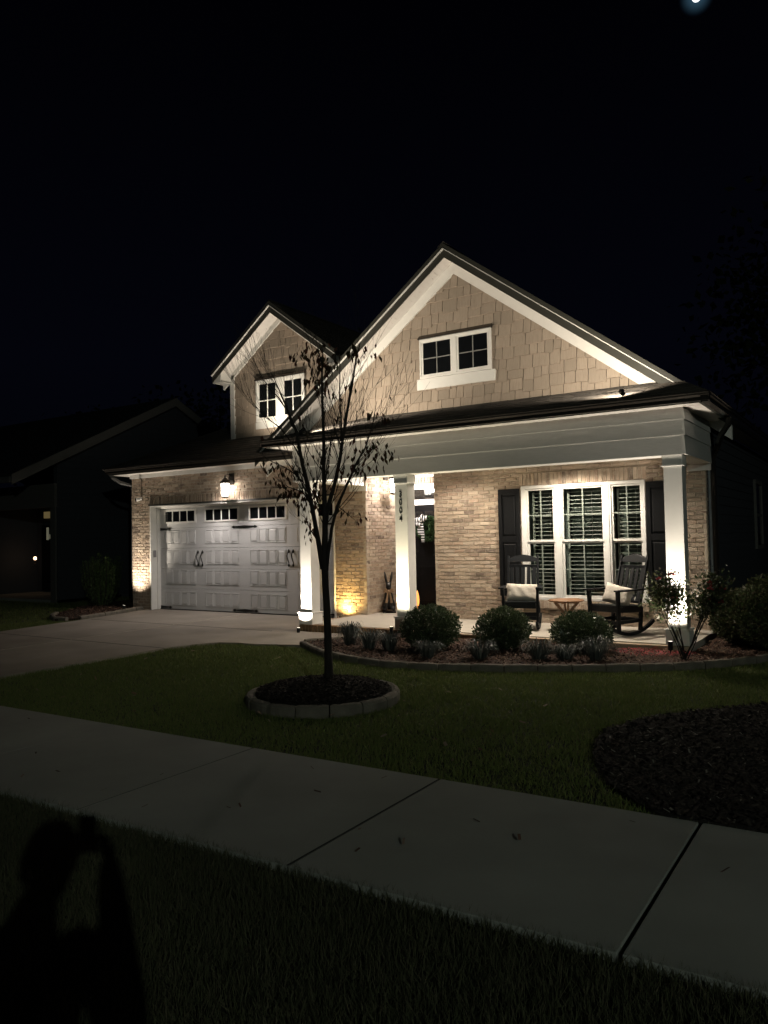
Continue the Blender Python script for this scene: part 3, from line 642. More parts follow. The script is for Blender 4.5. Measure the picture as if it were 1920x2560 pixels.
# roofs: shingled slabs with real courses
def roof(name, poly, slope_dir, up_dir, ex=.145, tab=.30, th=.03):
    """poly: 3d points (planar). courses of thin shingle tabs laid along up_dir, clipped to the polygon"""
    P = [Vector(p) for p in poly]; o = P[0]; U = Vector(slope_dir).normalized(); V = Vector(up_dir).normalized(); N = U.cross(V)
    if N.z < 0: N = -N
    q = [((p - o).dot(U), (p - o).dot(V)) for p in P]
    b = MB(); b.prism([p - N * th for p in P], N * (th - .001))
    def clip(sub, a, c):   # keep left of a->c
        out = []
        for i in range(len(sub)):
            p, r = sub[i], sub[(i + 1) % len(sub)]
            sp = (c[0] - a[0]) * (p[1] - a[1]) - (c[1] - a[1]) * (p[0] - a[0]); sr = (c[0] - a[0]) * (r[1] - a[1]) - (c[1] - a[1]) * (r[0] - a[0])
            if sp >= 0: out.append(p)
            if sp * sr < 0: t = sp / (sp - sr); out.append((p[0] + (r[0] - p[0]) * t, p[1] + (r[1] - p[1]) * t))
        return out
    area = sum(q[i][0] * q[(i + 1) % len(q)][1] - q[(i + 1) % len(q)][0] * q[i][1] for i in range(len(q)))
    if area < 0: q = q[::-1]
    u0, u1 = min(p[0] for p in q), max(p[0] for p in q); v0, v1 = min(p[1] for p in q), max(p[1] for p in q)
    v = v0; r = random.Random(5)
    while v < v1:
        u = u0 - r.uniform(0, tab)
        while u < u1:
            w = r.uniform(.6, 1.3) * tab; s = [(u + .003, v), (u + w - .003, v), (u + w - .003, v + ex), (u + .003, v + ex)]
            for i in range(len(q)):
                s = clip(s, q[i], q[(i + 1) % len(q)])
                if len(s) < 3: break
            if len(s) >= 3:
                lift = r.uniform(.004, .011); k0 = len(b.v)
                top = [o + U * p[0] + V * p[1] + N * (lift * (1 - (p[1] - v) / ex) + .001) for p in s]; bot = [o + U * p[0] + V * p[1] for p in s]; n_ = len(s)
                b.add(top + bot, [tuple(range(n_))] + [(i, n_ + i, n_ + (i + 1) % n_, (i + 1) % n_) for i in range(n_)])
            u += w
        v += ex
    return hp(b, name, M['shingle'])
def nrmz(v): return Vector(v).normalized()
sl = .265; A = (-1.75, 9.98, 3.31)
hz = lambda y: 3.31 + sl * (y - 9.98)
roof('porch_roof', [(-9.02, 9.98, 3.31), (-1.75, 9.98, 3.31), (-1.75 - (hz(12.2) - 3.31) / .75, 12.2, hz(12.2)), (-9.02 + (hz(12.2) - 3.31) / .75, 12.2, hz(12.2))], (1, 0, 0), (0, 1, sl))
roof('porch_roof', [(-9.02, 9.98, 3.31), (-9.02 + (hz(12.2) - 3.31) / .75, 12.2, hz(12.2)), (-9.02, 12.2, 3.31)], (0, 1, 0), (1, 0, .75))
PX, PZ = -6.31, 6.73; xh = -1.75 - (hz(11.8) - 3.31) / .75
roof('main_roof', [(-1.75, 9.98, 3.31), (-1.75, 22.4, 3.31), (PX, 22.4, PZ), (PX, 11.8, PZ), (xh, 11.8, hz(11.8))], (0, 1, 0), (-1, 0, .75))
roof('main_roof', [(-10.87, 11.82, 3.31), (-10.87, 22.4, 3.31), (PX, 22.4, PZ), (PX, 11.8, PZ)], (0, 1, 0), (1, 0, .75))
b = MB(); b.prism([(PX - .11, 11.79, PZ - .055), (PX, 11.79, PZ + .035), (PX + .11, 11.79, PZ - .055), (PX, 11.79, PZ - .0)], (0, 10.6, 0)); hp(b, 'ridge_cap', M['shingle'])
gz = lambda y: 3.335 + .5 * (y - 11.68)
roof('garage_roof', [(-15.55, 11.68, 3.335), (-8.4, 11.68, 3.335), (-8.4, 17.2, gz(17.2)), (-10.0, 17.2, gz(17.2))], (1, 0, 0), (0, 1, .5))
roof('garage_roof', [(-15.55, 11.68, 3.335), (-10.0, 17.2, gz(17.2)), (-15.55, 22.4, 3.335)], (0, 1, 0), (1, 0, .5))

# gable walls of staggered shakes
def shakes(b, Y, x0, x1, z0, z1, halfplanes, exp=.20, seed=1):
    r = random.Random(seed); z = z0 - .05
    def clip(sub, n, c):
        out = []
        for i in range(len(sub)):
            p, q = sub[i], sub[(i + 1) % len(sub)]; sp = n[0] * p[0] + n[1] * p[1] - c; sq = n[0] * q[0] + n[1] * q[1] - c
            if sp <= 0: out.append(p)
            if sp * sq < 0: t = sp / (sp - sq); out.append((p[0] + (q[0] - p[0]) * t, p[1] + (q[1] - p[1]) * t))
        return out
    while z < z1:
        x = x0 - r.uniform(0, .2)
        while x < x1:
            w = r.choice((.14, .19, .22, .25, .29)) * r.uniform(.95, 1.05); drop = r.choice((0, .0, .025, .048))
            s = [(x + .0055, z - drop), (x + w - .0055, z - drop), (x + w - .0055, z + exp + .03), (x + .0055, z + exp + .03)]
            for hpn in halfplanes + [((-1, 0), -x0), ((1, 0), x1), ((0, -1), -z0)]:
                s = clip(s, *hpn)
                if len(s) < 3: break
            if len(s) >= 3:
                n_ = len(s); bot = z - drop
                dep = lambda p: .040 - .034 * min(1, (p[1] - bot) / exp)
                b.add([(p[0], Y - dep(p), p[1]) for p in s] + [(p[0], Y, p[1]) for p in s], [tuple(range(n_))] + [(i, n_ + i, n_ + (i + 1) % n_, (i + 1) % n_) for i in range(n_)])
            x += w
        z += exp
    return b
ap = 6.36
hpL = ((-.75, 1), ap + .75 * -PX * 1.0 - 0)  # z - .75(x-PX) <= ap
hps = [((-.75, 1), ap - .75 * PX), ((.75, 1), ap + .75 * PX)]
b = MB(); shakes(b, YW, -10.6, -2.0, 3.3, 6.4, hps, seed=4)
b.prism([(-10.7, YW + .001, 3.3), (-1.95, YW + .001, 3.3), (PX, YW + .001, 6.5)], (0, .08, 0), 1)
hp(b, 'gable_siding', [M['shake'], M['dark']])
def rake(Yf, Yw, px, ztop, half, frz, name_extra=''):
    """rake fascia at Yf, soffit back to wall Yw, frieze board on the wall. ztop = roof top at peak"""
    s = .75; zt = ztop - .005
    for sg in (-1, 1):
        e = px + sg * half; ze = zt - s * half
        b = MB(); b.prism([(px, Yf, zt - .25), (px, Yf, zt - .09), (e, Yf, ze - .09), (e, Yf, ze - .25)], (0, .02, 0))
        b.prism([(px, Yf - .03, zt - .095), (px, Yf - .03, zt - .005), (e, Yf - .03, ze - .005), (e, Yf - .03, ze - .095)], (0, .05, 0))
        hp(b, 'rake_board', M['fascia'])
        b = MB(); b.prism([(px, Yf - .036, zt - .108), (px, Yf - .036, zt - .092), (e, Yf - .036, ze - .092), (e, Yf - .036, ze - .108)], (0, .04, 0)); hp(b, 'lit_underside_strip', M['white'])  # white strip added as the bright line of the crown's lit underside
        b = MB(); b.prism([(px, Yf + .02, zt - .235), (e, Yf + .02, ze - .235), (e, Yf + .02, ze - .22), (px, Yf + .02, zt - .22)], (0, Yw - Yf - .02, 0))
        L = half * 1.25; k = int(L / .11)
        for i in range(1, k):
            t = i / k; x = px + sg * half * t; z = zt - .235 - s * half * t
            b.bar((x, Yf + .02, z - .002), (x, Yw, z - .002), .005, .004)
        hp(b, 'rake_soffit', M['soffit'])
        b = MB(); b.prism([(px, Yw - .055, zt - .237), (e, Yw - .055, ze - .237), (e, Yw - .055, ze - .237 - frz), (px, Yw - .055, zt - .237 - frz)], (0, .05, 0))
        hp(b, 'frieze_board', M['white'])
rake(11.8, YW, PX, PZ, 4.5, .205)
def small_window(b_, Y, x0, x1, z0, z1, nsash=2, name='gable_window', hood=True, mull=.06, t=.055, mun=.011, munm='white'):
    b = MB()
    b.box(x0, x1, Y - .045, Y, z1 - t, z1); b.box(x0, x1, Y - .045, Y, z0, z0 + t); b.box(x0, x0 + t, Y - .045, Y, z0 + t, z1 - t); b.box(x1 - t, x1, Y - .045, Y, z0 + t, z1 - t)
    m_ = (x0 + x1) / 2; b.box(m_ - mull, m_ + mull, Y - .045, Y, z0 + t, z1 - t)
    w = hp(b, name, M['white'], bevel=.003)
    for (a, c) in ((x0 + t, m_ - mull), (m_ + mull, x1 - t)):
        b = MB(); f_ = .035
        b.box(a, c, Y - .034, Y - .02, z1 - t - f_, z1 - t); b.box(a, c, Y - .034, Y - .02, z0 + t, z0 + t + f_); b.box(a, a + f_, Y - .034, Y - .02, z0 + t + f_, z1 - t - f_); b.box(c - f_, c, Y - .034, Y - .02, z0 + t + f_, z1 - t - f_)
        hp(b, 'sash', M['white'], w); b = MB()
        mx_ = (a + c) / 2; mz_ = (z0 + z1) / 2; b.box(mx_ - mun, mx_ + mun, Y - .031, Y - .02, z0 + t + f_, z1 - t - f_); b.box(a + f_, c - f_, Y - .030, Y - .02, mz_ - mun, mz_ + mun)
        hp(b, 'muntin', M[munm], w)
        b = MB(); b.box(a, c, Y - .022, Y - .015, z0 + t, z1 - t); hp(b, 'pane', M['darkglass'], w)
    if hood:
        b = MB(); b.prism([(x0 - .02, Y, z1 + .001), (x0 - .02, Y - .075, z1 + .001), (x0 - .02, Y - .07, z1 + .02), (x0 - .02, Y, z1 + .085)], (x1 - x0 + .04, 0, 0)); hp(b, 'window_hood', M['gutter'], w)
    return w
small_window(None, YW - .034, -7.03, -5.60, 4.47, 5.19, mull=.045, t=.035, mun=.009, munm='muntin')
b = MB(); b.box(-7.10, -5.54, YW - .07, YW - .003, 4.27, 4.465); hp(b, 'window_apron', M['white'], bevel=.004)

# dormer
YD2, DC = 12.83, -10.9; dz = 6.72
b = MB(); hps = [((-.75, 1), 6.42 - .75 * DC), ((.75, 1), 6.42 + .75 * DC)]
shakes(b, YD2, DC - 1.42, DC + 1.50, 3.86, 6.45, hps, seed=9)
b.prism([(DC - 1.5, YD2 + .001, 3.6), (DC + 1.5, YD2 + .001, 3.6), (DC + 1.5, YD2 + .001, 5.33), (DC, YD2 + .001, 6.45), (DC - 1.5, YD2 + .001, 5.33)], (0, .08, 0), 1)
b.box(DC - 1.5, DC - 1.42, YD2, 17, 3.8, 5.4); b.box(DC + 1.42, DC + 1.5, YD2, 17, 3.8, 5.4)
hp(b, 'dormer_wall', [M['shake'], M['dark']])
b = MB(); b.box(DC - 1.52, DC - 1.40, YD2 - .055, YD2 + .001, 3.84, 5.35); b.box(DC - 1.52, DC - 1.498, YD2 + .001, YD2 + .1, 3.9, 5.3); hp(b, 'dormer_corner_board', M['white'])
b = MB(); b.box(DC + 1.40, DC + 1.52, YD2 - .055, YD2 + .001, 3.84, 5.35); hp(b, 'dormer_corner_board', M['white'])
rake(12.43, YD2, DC, dz, 1.74, .125)
roof('dormer_roof', [(DC - 1.74, 12.43, dz - 1.305), (DC - 1.74, 19, dz - 1.305), (DC, 19, dz), (DC, 12.43, dz)], (0, 1, 0), (1, 0, .75))
roof('dormer_roof', [(DC + 1.74, 12.43, dz - 1.305), (DC + 1.74, 19, dz - 1.305), (DC, 19, dz), (DC, 12.43, dz)], (0, 1, 0), (-1, 0, .75))
b = MB(); b.prism([(DC - .10, 12.42, dz - .05), (DC, 12.42, dz + .03), (DC + .10, 12.42, dz - .05), (DC, 12.42, dz)], (0, 6, 0)); hp(b, 'ridge_cap', M['shingle'])
for sg in (-1, 1):
    e = DC + sg * 1.74; w_ = DC + sg * 1.50; ze = dz - 1.305
    b = MB(); b.prism([(e, 12.45, ze - .25), (w_, 12.45, ze - .25), (w_ - sg * .02, 12.45, ze - .03), (e - sg * .01, 12.45, ze - .24)], (0, .42, 0)); b.prism([(e, 12.45, ze - .268), (e, 12.87, ze - .268), (w_ - sg * .05, 12.87, ze - .268), (w_ - sg * .05, 12.45, ze - .268)], (0, 0, .016)); hp(b, 'eave_return', M['white'])
small_window(None, YD2 - .034, -11.62, -10.24, 4.20, 5.12, name='dormer_window', mull=.09)
b = MB(); b.box(-11.66, -10.20, YD2 - .05, YD2 - .003, 4.05, 4.195); hp(b, 'window_apron', M['white'])

# ------------------------------------------------------------------ lamps of the place
WARM = (1, .88, .72); SOFT = (1, .86, .74); YEL = (1, .66, .22)
def lantern(loc, wall_dir, label, power, down=False):
    """caged wall lantern; wall_dir points from the lantern to its wall"""
    t = thing('wall_lantern', loc, label, 'wall lamp'); t.scale = (1.25, 1.25, 1.25)
    wx, wy = wall_dir
    b = MB(); b.lathe((0, 0, .145), [(.085, -.03), (.088, 0), (.055, .035), (.03, .06), (.012, .075), (.012, .10), (.004, .11)], 12); b.build('cap', M['gutter'], t)
    b = MB(); b.lathe((0, 0, -.115), [(.06, 0), (.07, .012), (.045, -.012), (.01, -.02)][::1], 12); b.build('base', M['gutter'], t)
    b = MB()
    for i in range(4):
        a = math.pi / 4 + i * math.pi / 2; b.tube([(.062 * math.cos(a), .062 * math.sin(a), -.11), (.078 * math.cos(a), .078 * math.sin(a), .12)], .005, 5)
    b.build('cage', M['gutter'], t)
    b = MB(); b.lathe((0, 0, 0), [(.052, -.095), (.060, -.02), (.066, .11)], 14); g = b.build('glass', M['lampglass'], t, smooth=True); g.visible_shadow = True
    d = .17
    b = MB(); b.tube([(0, 0, .235), (wx * .05, wy * .05, .28), (wx * .11, wy * .11, .26), (wx * d, wy * d, .20)], .008, 6)
    b.bar((wx * (d - .012), wy * (d - .012), .10), (wx * (d - .012), wy * (d - .012), .30), .11 if wx == 0 else .02, .02 if wx == 0 else .11); b.build('bracket', M['gutter'], t)
    for i in range(2):
        pass
    if down: lamp('lantern_light', 'SPOT', (-wx * .11, -wy * .11, -.02), power, (1, .90, .83), parent=t, target=(-wx * .11, -wy * .11 + .02, -1), size=166, blend=.75, radius=.05)
    else: lamp('lantern_light', 'POINT', (-wx * .11, -wy * .11, -.02), power, (1, .90, .83), parent=t, radius=.05)
    return t
lantern((-11.84, 11.985, 2.67), (0, 1), 'lit dark metal wall lantern above the garage door', P_GARAGE, down=True)
lantern((-8.125, 12.9, 2.60), (-1, 0), 'lit dark metal wall lantern on the side wall of the entry', P_ENTRY)
def uplight(loc, target, power, label, col=WARM, size=75, h=.10, group=None, stake=True, blend=.7, tilt=None):
    loc = Vector(loc); t = thing('spotlight', loc, label, 'spotlight', group)
    d = (Vector(target) - loc - Vector((0, 0, h))); d.normalize()
    c0 = Vector((0, 0, h)); 
    b = MB(); b.tube([c0 - d * .05, c0 + d * .045], .030, 12); b.tube([c0 + d * .045, c0 + d * .06], [.036, .036], 12); b.build('lamp_head', M['iron'], t)
    b = MB(); b.tube([(0, 0, -.05), (0, 0, h - .03)], .010, 6); b.build('stake', M['iron'], t)
    b = MB(); b.tube([c0 + d * .0605, c0 + d * .063], .026, 12); b.build('lens', emis('lens_glow', col, 2.5), t)
    L = lamp('spot_beam', 'SPOT', c0 + d * .075, power, col, parent=t, size=size, blend=blend, radius=.03)
    L.rotation_euler = d.to_track_quat('-Z', 'Y').to_euler()
    return t
uplight((-14.90, 11.74, .0), (-14.88, 12.10, 1.9), P_PIER, 'small black spotlight aimed up the brick pier left of the garage door', size=100, h=.07, blend=1)
uplight((-8.44, 10.24, -.02), (-8.43, 10.36, 2.0), P_COLL, 'small spotlight glowing at the foot of the left porch column', size=125, h=.04, blend=1)
uplight((-8.83, 11.97, .0), (-8.80, 12.16, .5), P_YEL, 'small yellow spotlight aimed up the brick between garage and entry', col=YEL, size=150, h=.03, blend=1)
uplight((-6.44, 10.06, .03), (-6.45, 10.20, 2.6), P_COLM, 'small black spotlight staked in front of the middle porch column', size=128, h=.12, col=(1, .88, .62), blend=1)
uplight((-2.31, 10.12, .03), (-2.31, 10.28, 2.6), P_COLR, 'small black spotlight staked in front of the right porch column', size=128, h=.12, blend=1)
uplight((-2.83, 10.18, hz(10.18) + .01), (-3.9, 12.2, 4.7), P_GABLE, 'small black spotlight on the porch roof at the right end of the gable', size=115, h=.06, col=(1, .87, .69), blend=1)
uplight((-8.24, 10.18, hz(10.18) + .01), (-7.5, 12.2, 4.9), P_GABLE, 'small black spotlight on the porch roof at the left end of the gable', size=115, h=.06, col=(1, .87, .69), blend=1)
uplight((-10.6, 11.85, gz(11.85) + .01), (-10.85, 12.83, 5.2), P_DORMER, 'small black spotlight on the garage roof below the dormer', size=120, h=.06, col=(1, .87, .69), blend=1)
def downlight(loc, p, label):
    t = thing('recessed_light', loc, label, 'ceiling light', 'recessed lights in the porch ceiling')
    b = MB(); b.lathe((0, 0, 0), [(.075, -.006), (.085, 0), (.085, .003)], 20); b.build('trim_ring', M['white'], t)
    b = MB(); b.lathe((0, 0, -.004), [(.055, -.004), (.055, -.001)], 16); b.build('lens', emis('downlight_glow', (1, .85, .65), 6), t)
    lamp('downlight_beam', 'SPOT', (0, 0, -.03), p, (1, .87, .71), parent=t, target=(0, 0, -1), size=150, blend=.5, radius=.045)
downlight((-4.15, 11.35, 2.845), P_RECESS, 'recessed light in the porch ceiling in front of the big window')
downlight((-6.2, 11.35, 2.845), 90, 'recessed light in the porch ceiling before the brick wall beside the door')
t = thing('small_amber_light', (-22.38, 14.3, 1.15), 'tiny amber light glowing on the neighbouring dark porch', 'lamp')
b = MB(); b.lathe((0, 0, 0), [(.02, -.05), (.04, -.03), (.04, .03), (.02, .05)], 10); b.build('bulb', M['nlamp'], t); lamp('bulb_light', 'POINT', (.0, -.12, 0), 1.2, (1, .6, .35), parent=t)
b = MB(); b.lathe((0, 0, -.16), [(.05, -.02), (.05, 0), (.015, .01), (.015, .12)], 10); b.build('holder', M['iron'], t)
# added glowing shape in place of a spotlight's reflection in the black door
t = thing('door_reflection', (-7.90, 13.33, .118), 'narrow orange glowing shape standing in for a spotlight reflected in the black front door', 'lamp')
b = MB(); b.lathe((0, 0, .0), [(.035, 0), (.035, .012), (.008, .015), (.008, .03)], 10); b.build('foot', M['iron'], t)  # added foot under the reflected glow
b = MB(); b.lathe((0, 0, .03), [(.004, 0), (.022, .05), (.036, .12), (.040, .18), (.034, .25), (.018, .32), (.002, .37)], 14); b.build('reflected_glow', M['orange'], t, smooth=True)
# security camera
t = thing('security_camera', (-14.79, 12.19, 2.62), 'small white security camera on the brick above the garage corner', 'camera')
b = MB(); b.tube([(0, 0, 0), (0, -.03, 0)], .035, 12); b.tube([(0, -.03, 0), (0, -.06, -.005)], .012, 8); b.build('mount', M['white'], t)
b = MB(); b.tube([(.0, -.05, -.005), (-.03, -.13, -.025)], [.038, .040], 14); b.build('body', M['white'], t)
b = MB(); b.tube([(-.03, -.13, -.025), (-.033, -.138, -.027)], .036, 14); b.build('lens', M['darkglass'], t)
b = MB(); b.tube([(0, -.005, .03), (.005, -.008, .3), (0.0, -.008, .55)], .006, 5); b.build('cable', mat('cable', (.10, .08, .07)), t)

# ------------------------------------------------------------------ moon and the street lamp behind the camera
b = MB(); mp_ = MD * 900 + Vector((0, 0, 1.6)); prof_ = [(4.0 * math.sin(a), -4.0 * math.cos(a)) for a in np.linspace(.05, math.pi - .05, 16)]
b.lathe((0, 0, 0), prof_, 24); mo = b.build('moon', emis('moonlight', (.92, .98, 1), 2), smooth=True); mo.location = mp_
tag(mo, 'bright white moon at the top edge of the night sky', 'moon')
SL = Vector((9.4, -6.85, 5.6))
t = thing('street_lamp', (SL.x + .9, SL.y - .6, -.04), 'tall grey street lamp across the road behind the photographer', 'street lamp')
b = MB(); b.tube([(0, 0, 0), (0, 0, 5.5), (-.3, .2, 5.75), (-.9, .6, 5.78)], [.09, .06, .05, .035], 12); b.build('pole', M['steel'], t)
b = MB(); b.lathe((-.9, .6, 5.64), [(.16, 0), (.18, .03), (.10, .12), (.03, .16)], 16); b.build('lamp_head', M['steel'], t)
b = MB(); b.lathe((-.9, .6, 5.62), [(.02, -.03), (.10, -.02), (.14, .015)], 16); b.build('lens', emis('street_lens', (1, .95, .82), 12), t)
lamp('street_light', 'POINT', (-.9, .6, 5.55), P_STREET, (.88, 1, .86), parent=t, radius=.06)

# ------------------------------------------------------------------ leaves
def leaf_cloud(name, C_, D_, size, m, parent=None, aspect=.5, fold=.25):
    """C_: (n,3) leaf bases, D_: (n,3) growth directions"""
    n = len(C_); D_ = D_ / (np.linalg.norm(D_, axis=1, keepdims=True) + 1e-9); r = rng.normal(size=(n, 3)); S = np.cross(D_, r); S /= (np.linalg.norm(S, axis=1, keepdims=True) + 1e-9); N = np.cross(D_, S)
    s = np.asarray(size).reshape(-1, 1) * np.ones((n, 1))
    v = np.zeros((n, 4, 3)); v[:, 0] = C_; v[:, 1] = C_ + D_ * s * .45 + S * s * aspect / 2 + N * s * fold * .3; v[:, 2] = C_ + D_ * s; v[:, 3] = C_ + D_ * s * .45 - S * s * aspect / 2 + N * s * fold * .3
    return fast_mesh(name, v.reshape(-1, 3), 4, m, parent)
def shrub(loc, rx, ry, rz, label, group=None, n=4200, m='leafS', size=.036, flat=.15, name='round_shrub', cat='shrub', lumps=9):
    t = thing(name, loc, label, cat, group)
    u = rng.normal(size=(n, 3)); u /= np.linalg.norm(u, axis=1, keepdims=True)
    lc = rng.normal(size=(lumps * 3, 3)); lc /= np.linalg.norm(lc, axis=1, keepdims=True); lc[:, 2] = np.abs(lc[:, 2])
    w = np.max(u @ lc.T, axis=1); rad = rng.uniform(0, 1, n) ** .35 * (.86 + .16 * (w - .8) * 5 * .5 + .06 * np.sin(u[:, 0] * 9) * np.cos(u[:, 1] * 8 + u[:, 2] * 7))
    P = u * rad[:, None] * np.array([rx, ry, rz * .60]); P[:, 2] += rz * .40; P[:, :2] *= np.where(P[:, 2:3] < rz * .25, .8 + .8 * P[:, 2:3] / rz, 1)
    k = P[:, 2] > .01; P, u = P[k], u[k]
    D = u * .8 + rng.normal(size=u.shape) * .6 + np.array([0, 0, .35])
    leaf_cloud('foliage', P, D, rng.uniform(.7, 1.3, len(P)) * size, M[m], t)
    b = MB()
    for i in range(16):
        a = random.uniform(0, 6.28); q = random.uniform(.3, .8)
        b.tube([(0, 0, -.03), (rx * q * .3 * math.cos(a), ry * q * .4 * math.sin(a), rz * .35), (rx * q * math.cos(a), ry * q * math.sin(a), rz * random.uniform(.6, .85))], [.012, .008, .003], 5)
    b.build('stem', M['bark'], t)
    return t
shrub((-5.32, 9.33, .03), .45, .46, .64, 'rounded leafy shrub in front of the middle porch column', 'round shrubs along the porch', n=12000)
shrub((-4.40, 9.70, .03), .42, .43, .60, 'rounded leafy shrub below the left rocking chair', 'round shrubs along the porch', n=11000)
shrub((-3.42, 10.02, .03), .44, .42, .55, 'rounded leafy shrub with pale tips before the small table', 'round shrubs along the porch', n=11000)
shrub((-1.05, 11.05, .03), .78, .9, 1.05, 'large dark shrub right of the rose bush', None, n=20000, m='leafR', size=.045)
shrub((-1.62, 11.35, .03), .50, .5, .80, 'mid sized dark shrub between the rose bush and the large shrub', None, n=9000, m='leafR', size=.042)
# liriope tufts
def tuft(loc, r, h, n, label):
    t = thing('grass_tuft', loc, label, 'ornamental grass', 'liriope tufts along the bed edge')
    V = []; K = 6
    for i in range(n):
        a = random.uniform(0, 6.28); L = random.uniform(.55, 1) ; reach = r * L * random.uniform(.75, 1.25); hh = h * random.uniform(.6, 1); w = random.uniform(.005, .009); q_ = random.uniform(0, .09); b0 = Vector((q_ * math.cos(a), q_ * math.sin(a), 0))
        sd = Vector((-math.sin(a), math.cos(a), 0)); pts = []
        for k in range(K):
            s = k / (K - 1); p = b0 + Vector((math.cos(a), math.sin(a), 0)) * reach * s ** .9 + Vector((0, 0, hh * math.sin(math.pi * (s * (.55 + .33 * L)))))
            pts.append((p, w * (1 - s * .85)))
        for k in range(K - 1):
            (p, w0), (q, w1) = pts[k], pts[k + 1]
            V += [p - sd * w0, p + sd * w0, q + sd * w1, q - sd * w1]
    me = np.array([tuple(v) for v in V])
    # weld each blade so that it stays one piece
    vv = []; ff = []; per = (K - 1) * 4
    for i in range(n):
        base = len(vv); blade = me[i * per:(i + 1) * per]
        vv += [tuple(blade[0]), tuple(blade[1])]
        for k in range(K - 1): vv += [tuple(blade[k * 4 + 3]), tuple(blade[k * 4 + 2])]
        for k in range(K - 1): ff.append((base + 2 * k, base + 2 * k + 1, base + 2 * k + 3, base + 2 * k + 2))
    b = MB(); b.add(vv, ff); b.build('blades', M['lir'], t); return t
for x, y, r, h, s in ((-6.62, 9.22, .20, .36, 'tall dark grass tuft just behind the trunk of the young tree'), (-6.10, 8.95, .28, .30, 'wide dark grass tuft right of the young tree trunk'),
                   (-5.76, 8.95, .24, .28, 'dark grass tuft at the left foot of the shrub by the middle column'), (-4.96, 8.62, .21, .25, 'small dark grass tuft in front of the shrub by the middle column'), (-4.32, 8.82, .25, .27, 'dark grass tuft between the two left shrubs'),
                   (-3.66, 9.12, .28, .27, 'dark grass tuft between the two right shrubs'), (-3.36, 9.2, .2, .2, 'low dark grass tuft between two larger tufts before the right shrub'), (-3.02, 9.35, .29, .31, 'silvery grass tuft directly in front of the right shrub')):
    tuft((x, y, .03), r, h * .95, 130, s)

# ------------------------------------------------------------------ rose bush
t = thing('rose_bush', (-2.08, 9.80, .03), 'leggy rose bush with pink blooms in front of the right porch column', 'rose bush')
b = MB(); tips = []; rr_ = random.Random(11)
for i in range(13):
    a = rr_.uniform(0, 6.28); L = rr_.uniform(.75, 1.1); sx = .42 * math.cos(a) + .05; sy = .17 * math.sin(a)
    p0 = Vector((rr_.uniform(-.03, .03), rr_.uniform(-.03, .03), 0)); p1 = Vector((sx * .45, sy * .45, L * .45)); p2 = Vector((sx * .95, sy * .95, L * .95))
    b.tube([p0, (p0 + p1) / 2 + Vector((.01, 0, 0)), p1, (p1 + p2) / 2, p2], [.007, .006, .005, .004, .002], 6)
    tips += [p2, (p1 + p2) / 2, p1 * .3 + p2 * .7]
    for k in range(4):
        s = rr_.uniform(.35, .95); q = p1.lerp(p2, s); e_ = q + Vector((rr_.uniform(-.2, .2), rr_.uniform(-.09, .09), rr_.uniform(.02, .2)))
        b.tube([q, e_], [.004, .002], 5); tips += [e_, (q + e_) / 2]
b.build('canes', M['bark'], t)
T = np.array([tuple(p) for p in tips]); P = np.repeat(T, 22, axis=0) + rng.normal(size=(len(T) * 22, 3)) * .055; P = P[P[:, 2] > .2]
leaf_cloud('foliage', P, rng.normal(size=P.shape), rng.uniform(.03, .055, len(P)), M['leafR'], t, aspect=.65)
for i in range(15):
    p = tips[rr_.randrange(len(tips))]
    if p.z < .45: continue
    n_ = 46; u = rng.normal(size=(n_, 3)); u /= np.linalg.norm(u, axis=1, keepdims=True); u[:, 2] = np.abs(u[:, 2]) * .7
    leaf_cloud('bloom', np.array(tuple(p)) + u * .012 + np.array([0, 0, .03]), u, rng.uniform(.022, .036, n_), M['petal'], t, aspect=.9)
# upright yew left of the garage
t = thing('upright_shrub', (-16.35, 12.25, .0), 'vase-shaped upright evergreen shrub left of the garage corner', 'shrub')
Ps = []; Ds = []; b = MB()
for i in range(46):
    a = rr_.uniform(0, 6.28); q = math.sqrt(rr_.uniform(0, 1)); top = Vector((.55 * q * math.cos(a), .5 * q * math.sin(a), rr_.uniform(1.05, 1.38) - .12 * q)); bot = Vector((.16 * q * math.cos(a), .16 * q * math.sin(a), .05)); mid = Vector((.46 * q * math.cos(a), .44 * q * math.sin(a), .55))
    pts = [bot, (bot + mid) / 2 + Vector((.03 * math.cos(a), .03 * math.sin(a), 0)), mid, (mid + top) / 2, top]; b.tube(pts, [.012, .01, .008, .006, .002], 5)
    for k in range(len(pts) - 1):
        for j in range(70):
            s = rr_.random(); c = pts[k].lerp(pts[k + 1], s); rad = .055 * (1 - .3 * (k + s) / 4); th = rr_.uniform(0, 6.28); d = Vector((math.cos(th), math.sin(th), rr_.uniform(.3, 1.4)))
            Ps.append(tuple(c + Vector((math.cos(th), math.sin(th), 0)) * rad * rr_.uniform(.3, 1))); Ds.append(tuple(d))
b.build('stem', M['bark'], t); leaf_cloud('foliage', np.array(Ps), np.array(Ds), rng.uniform(.03, .055, len(Ps)), M['leafY'], t, aspect=.28)

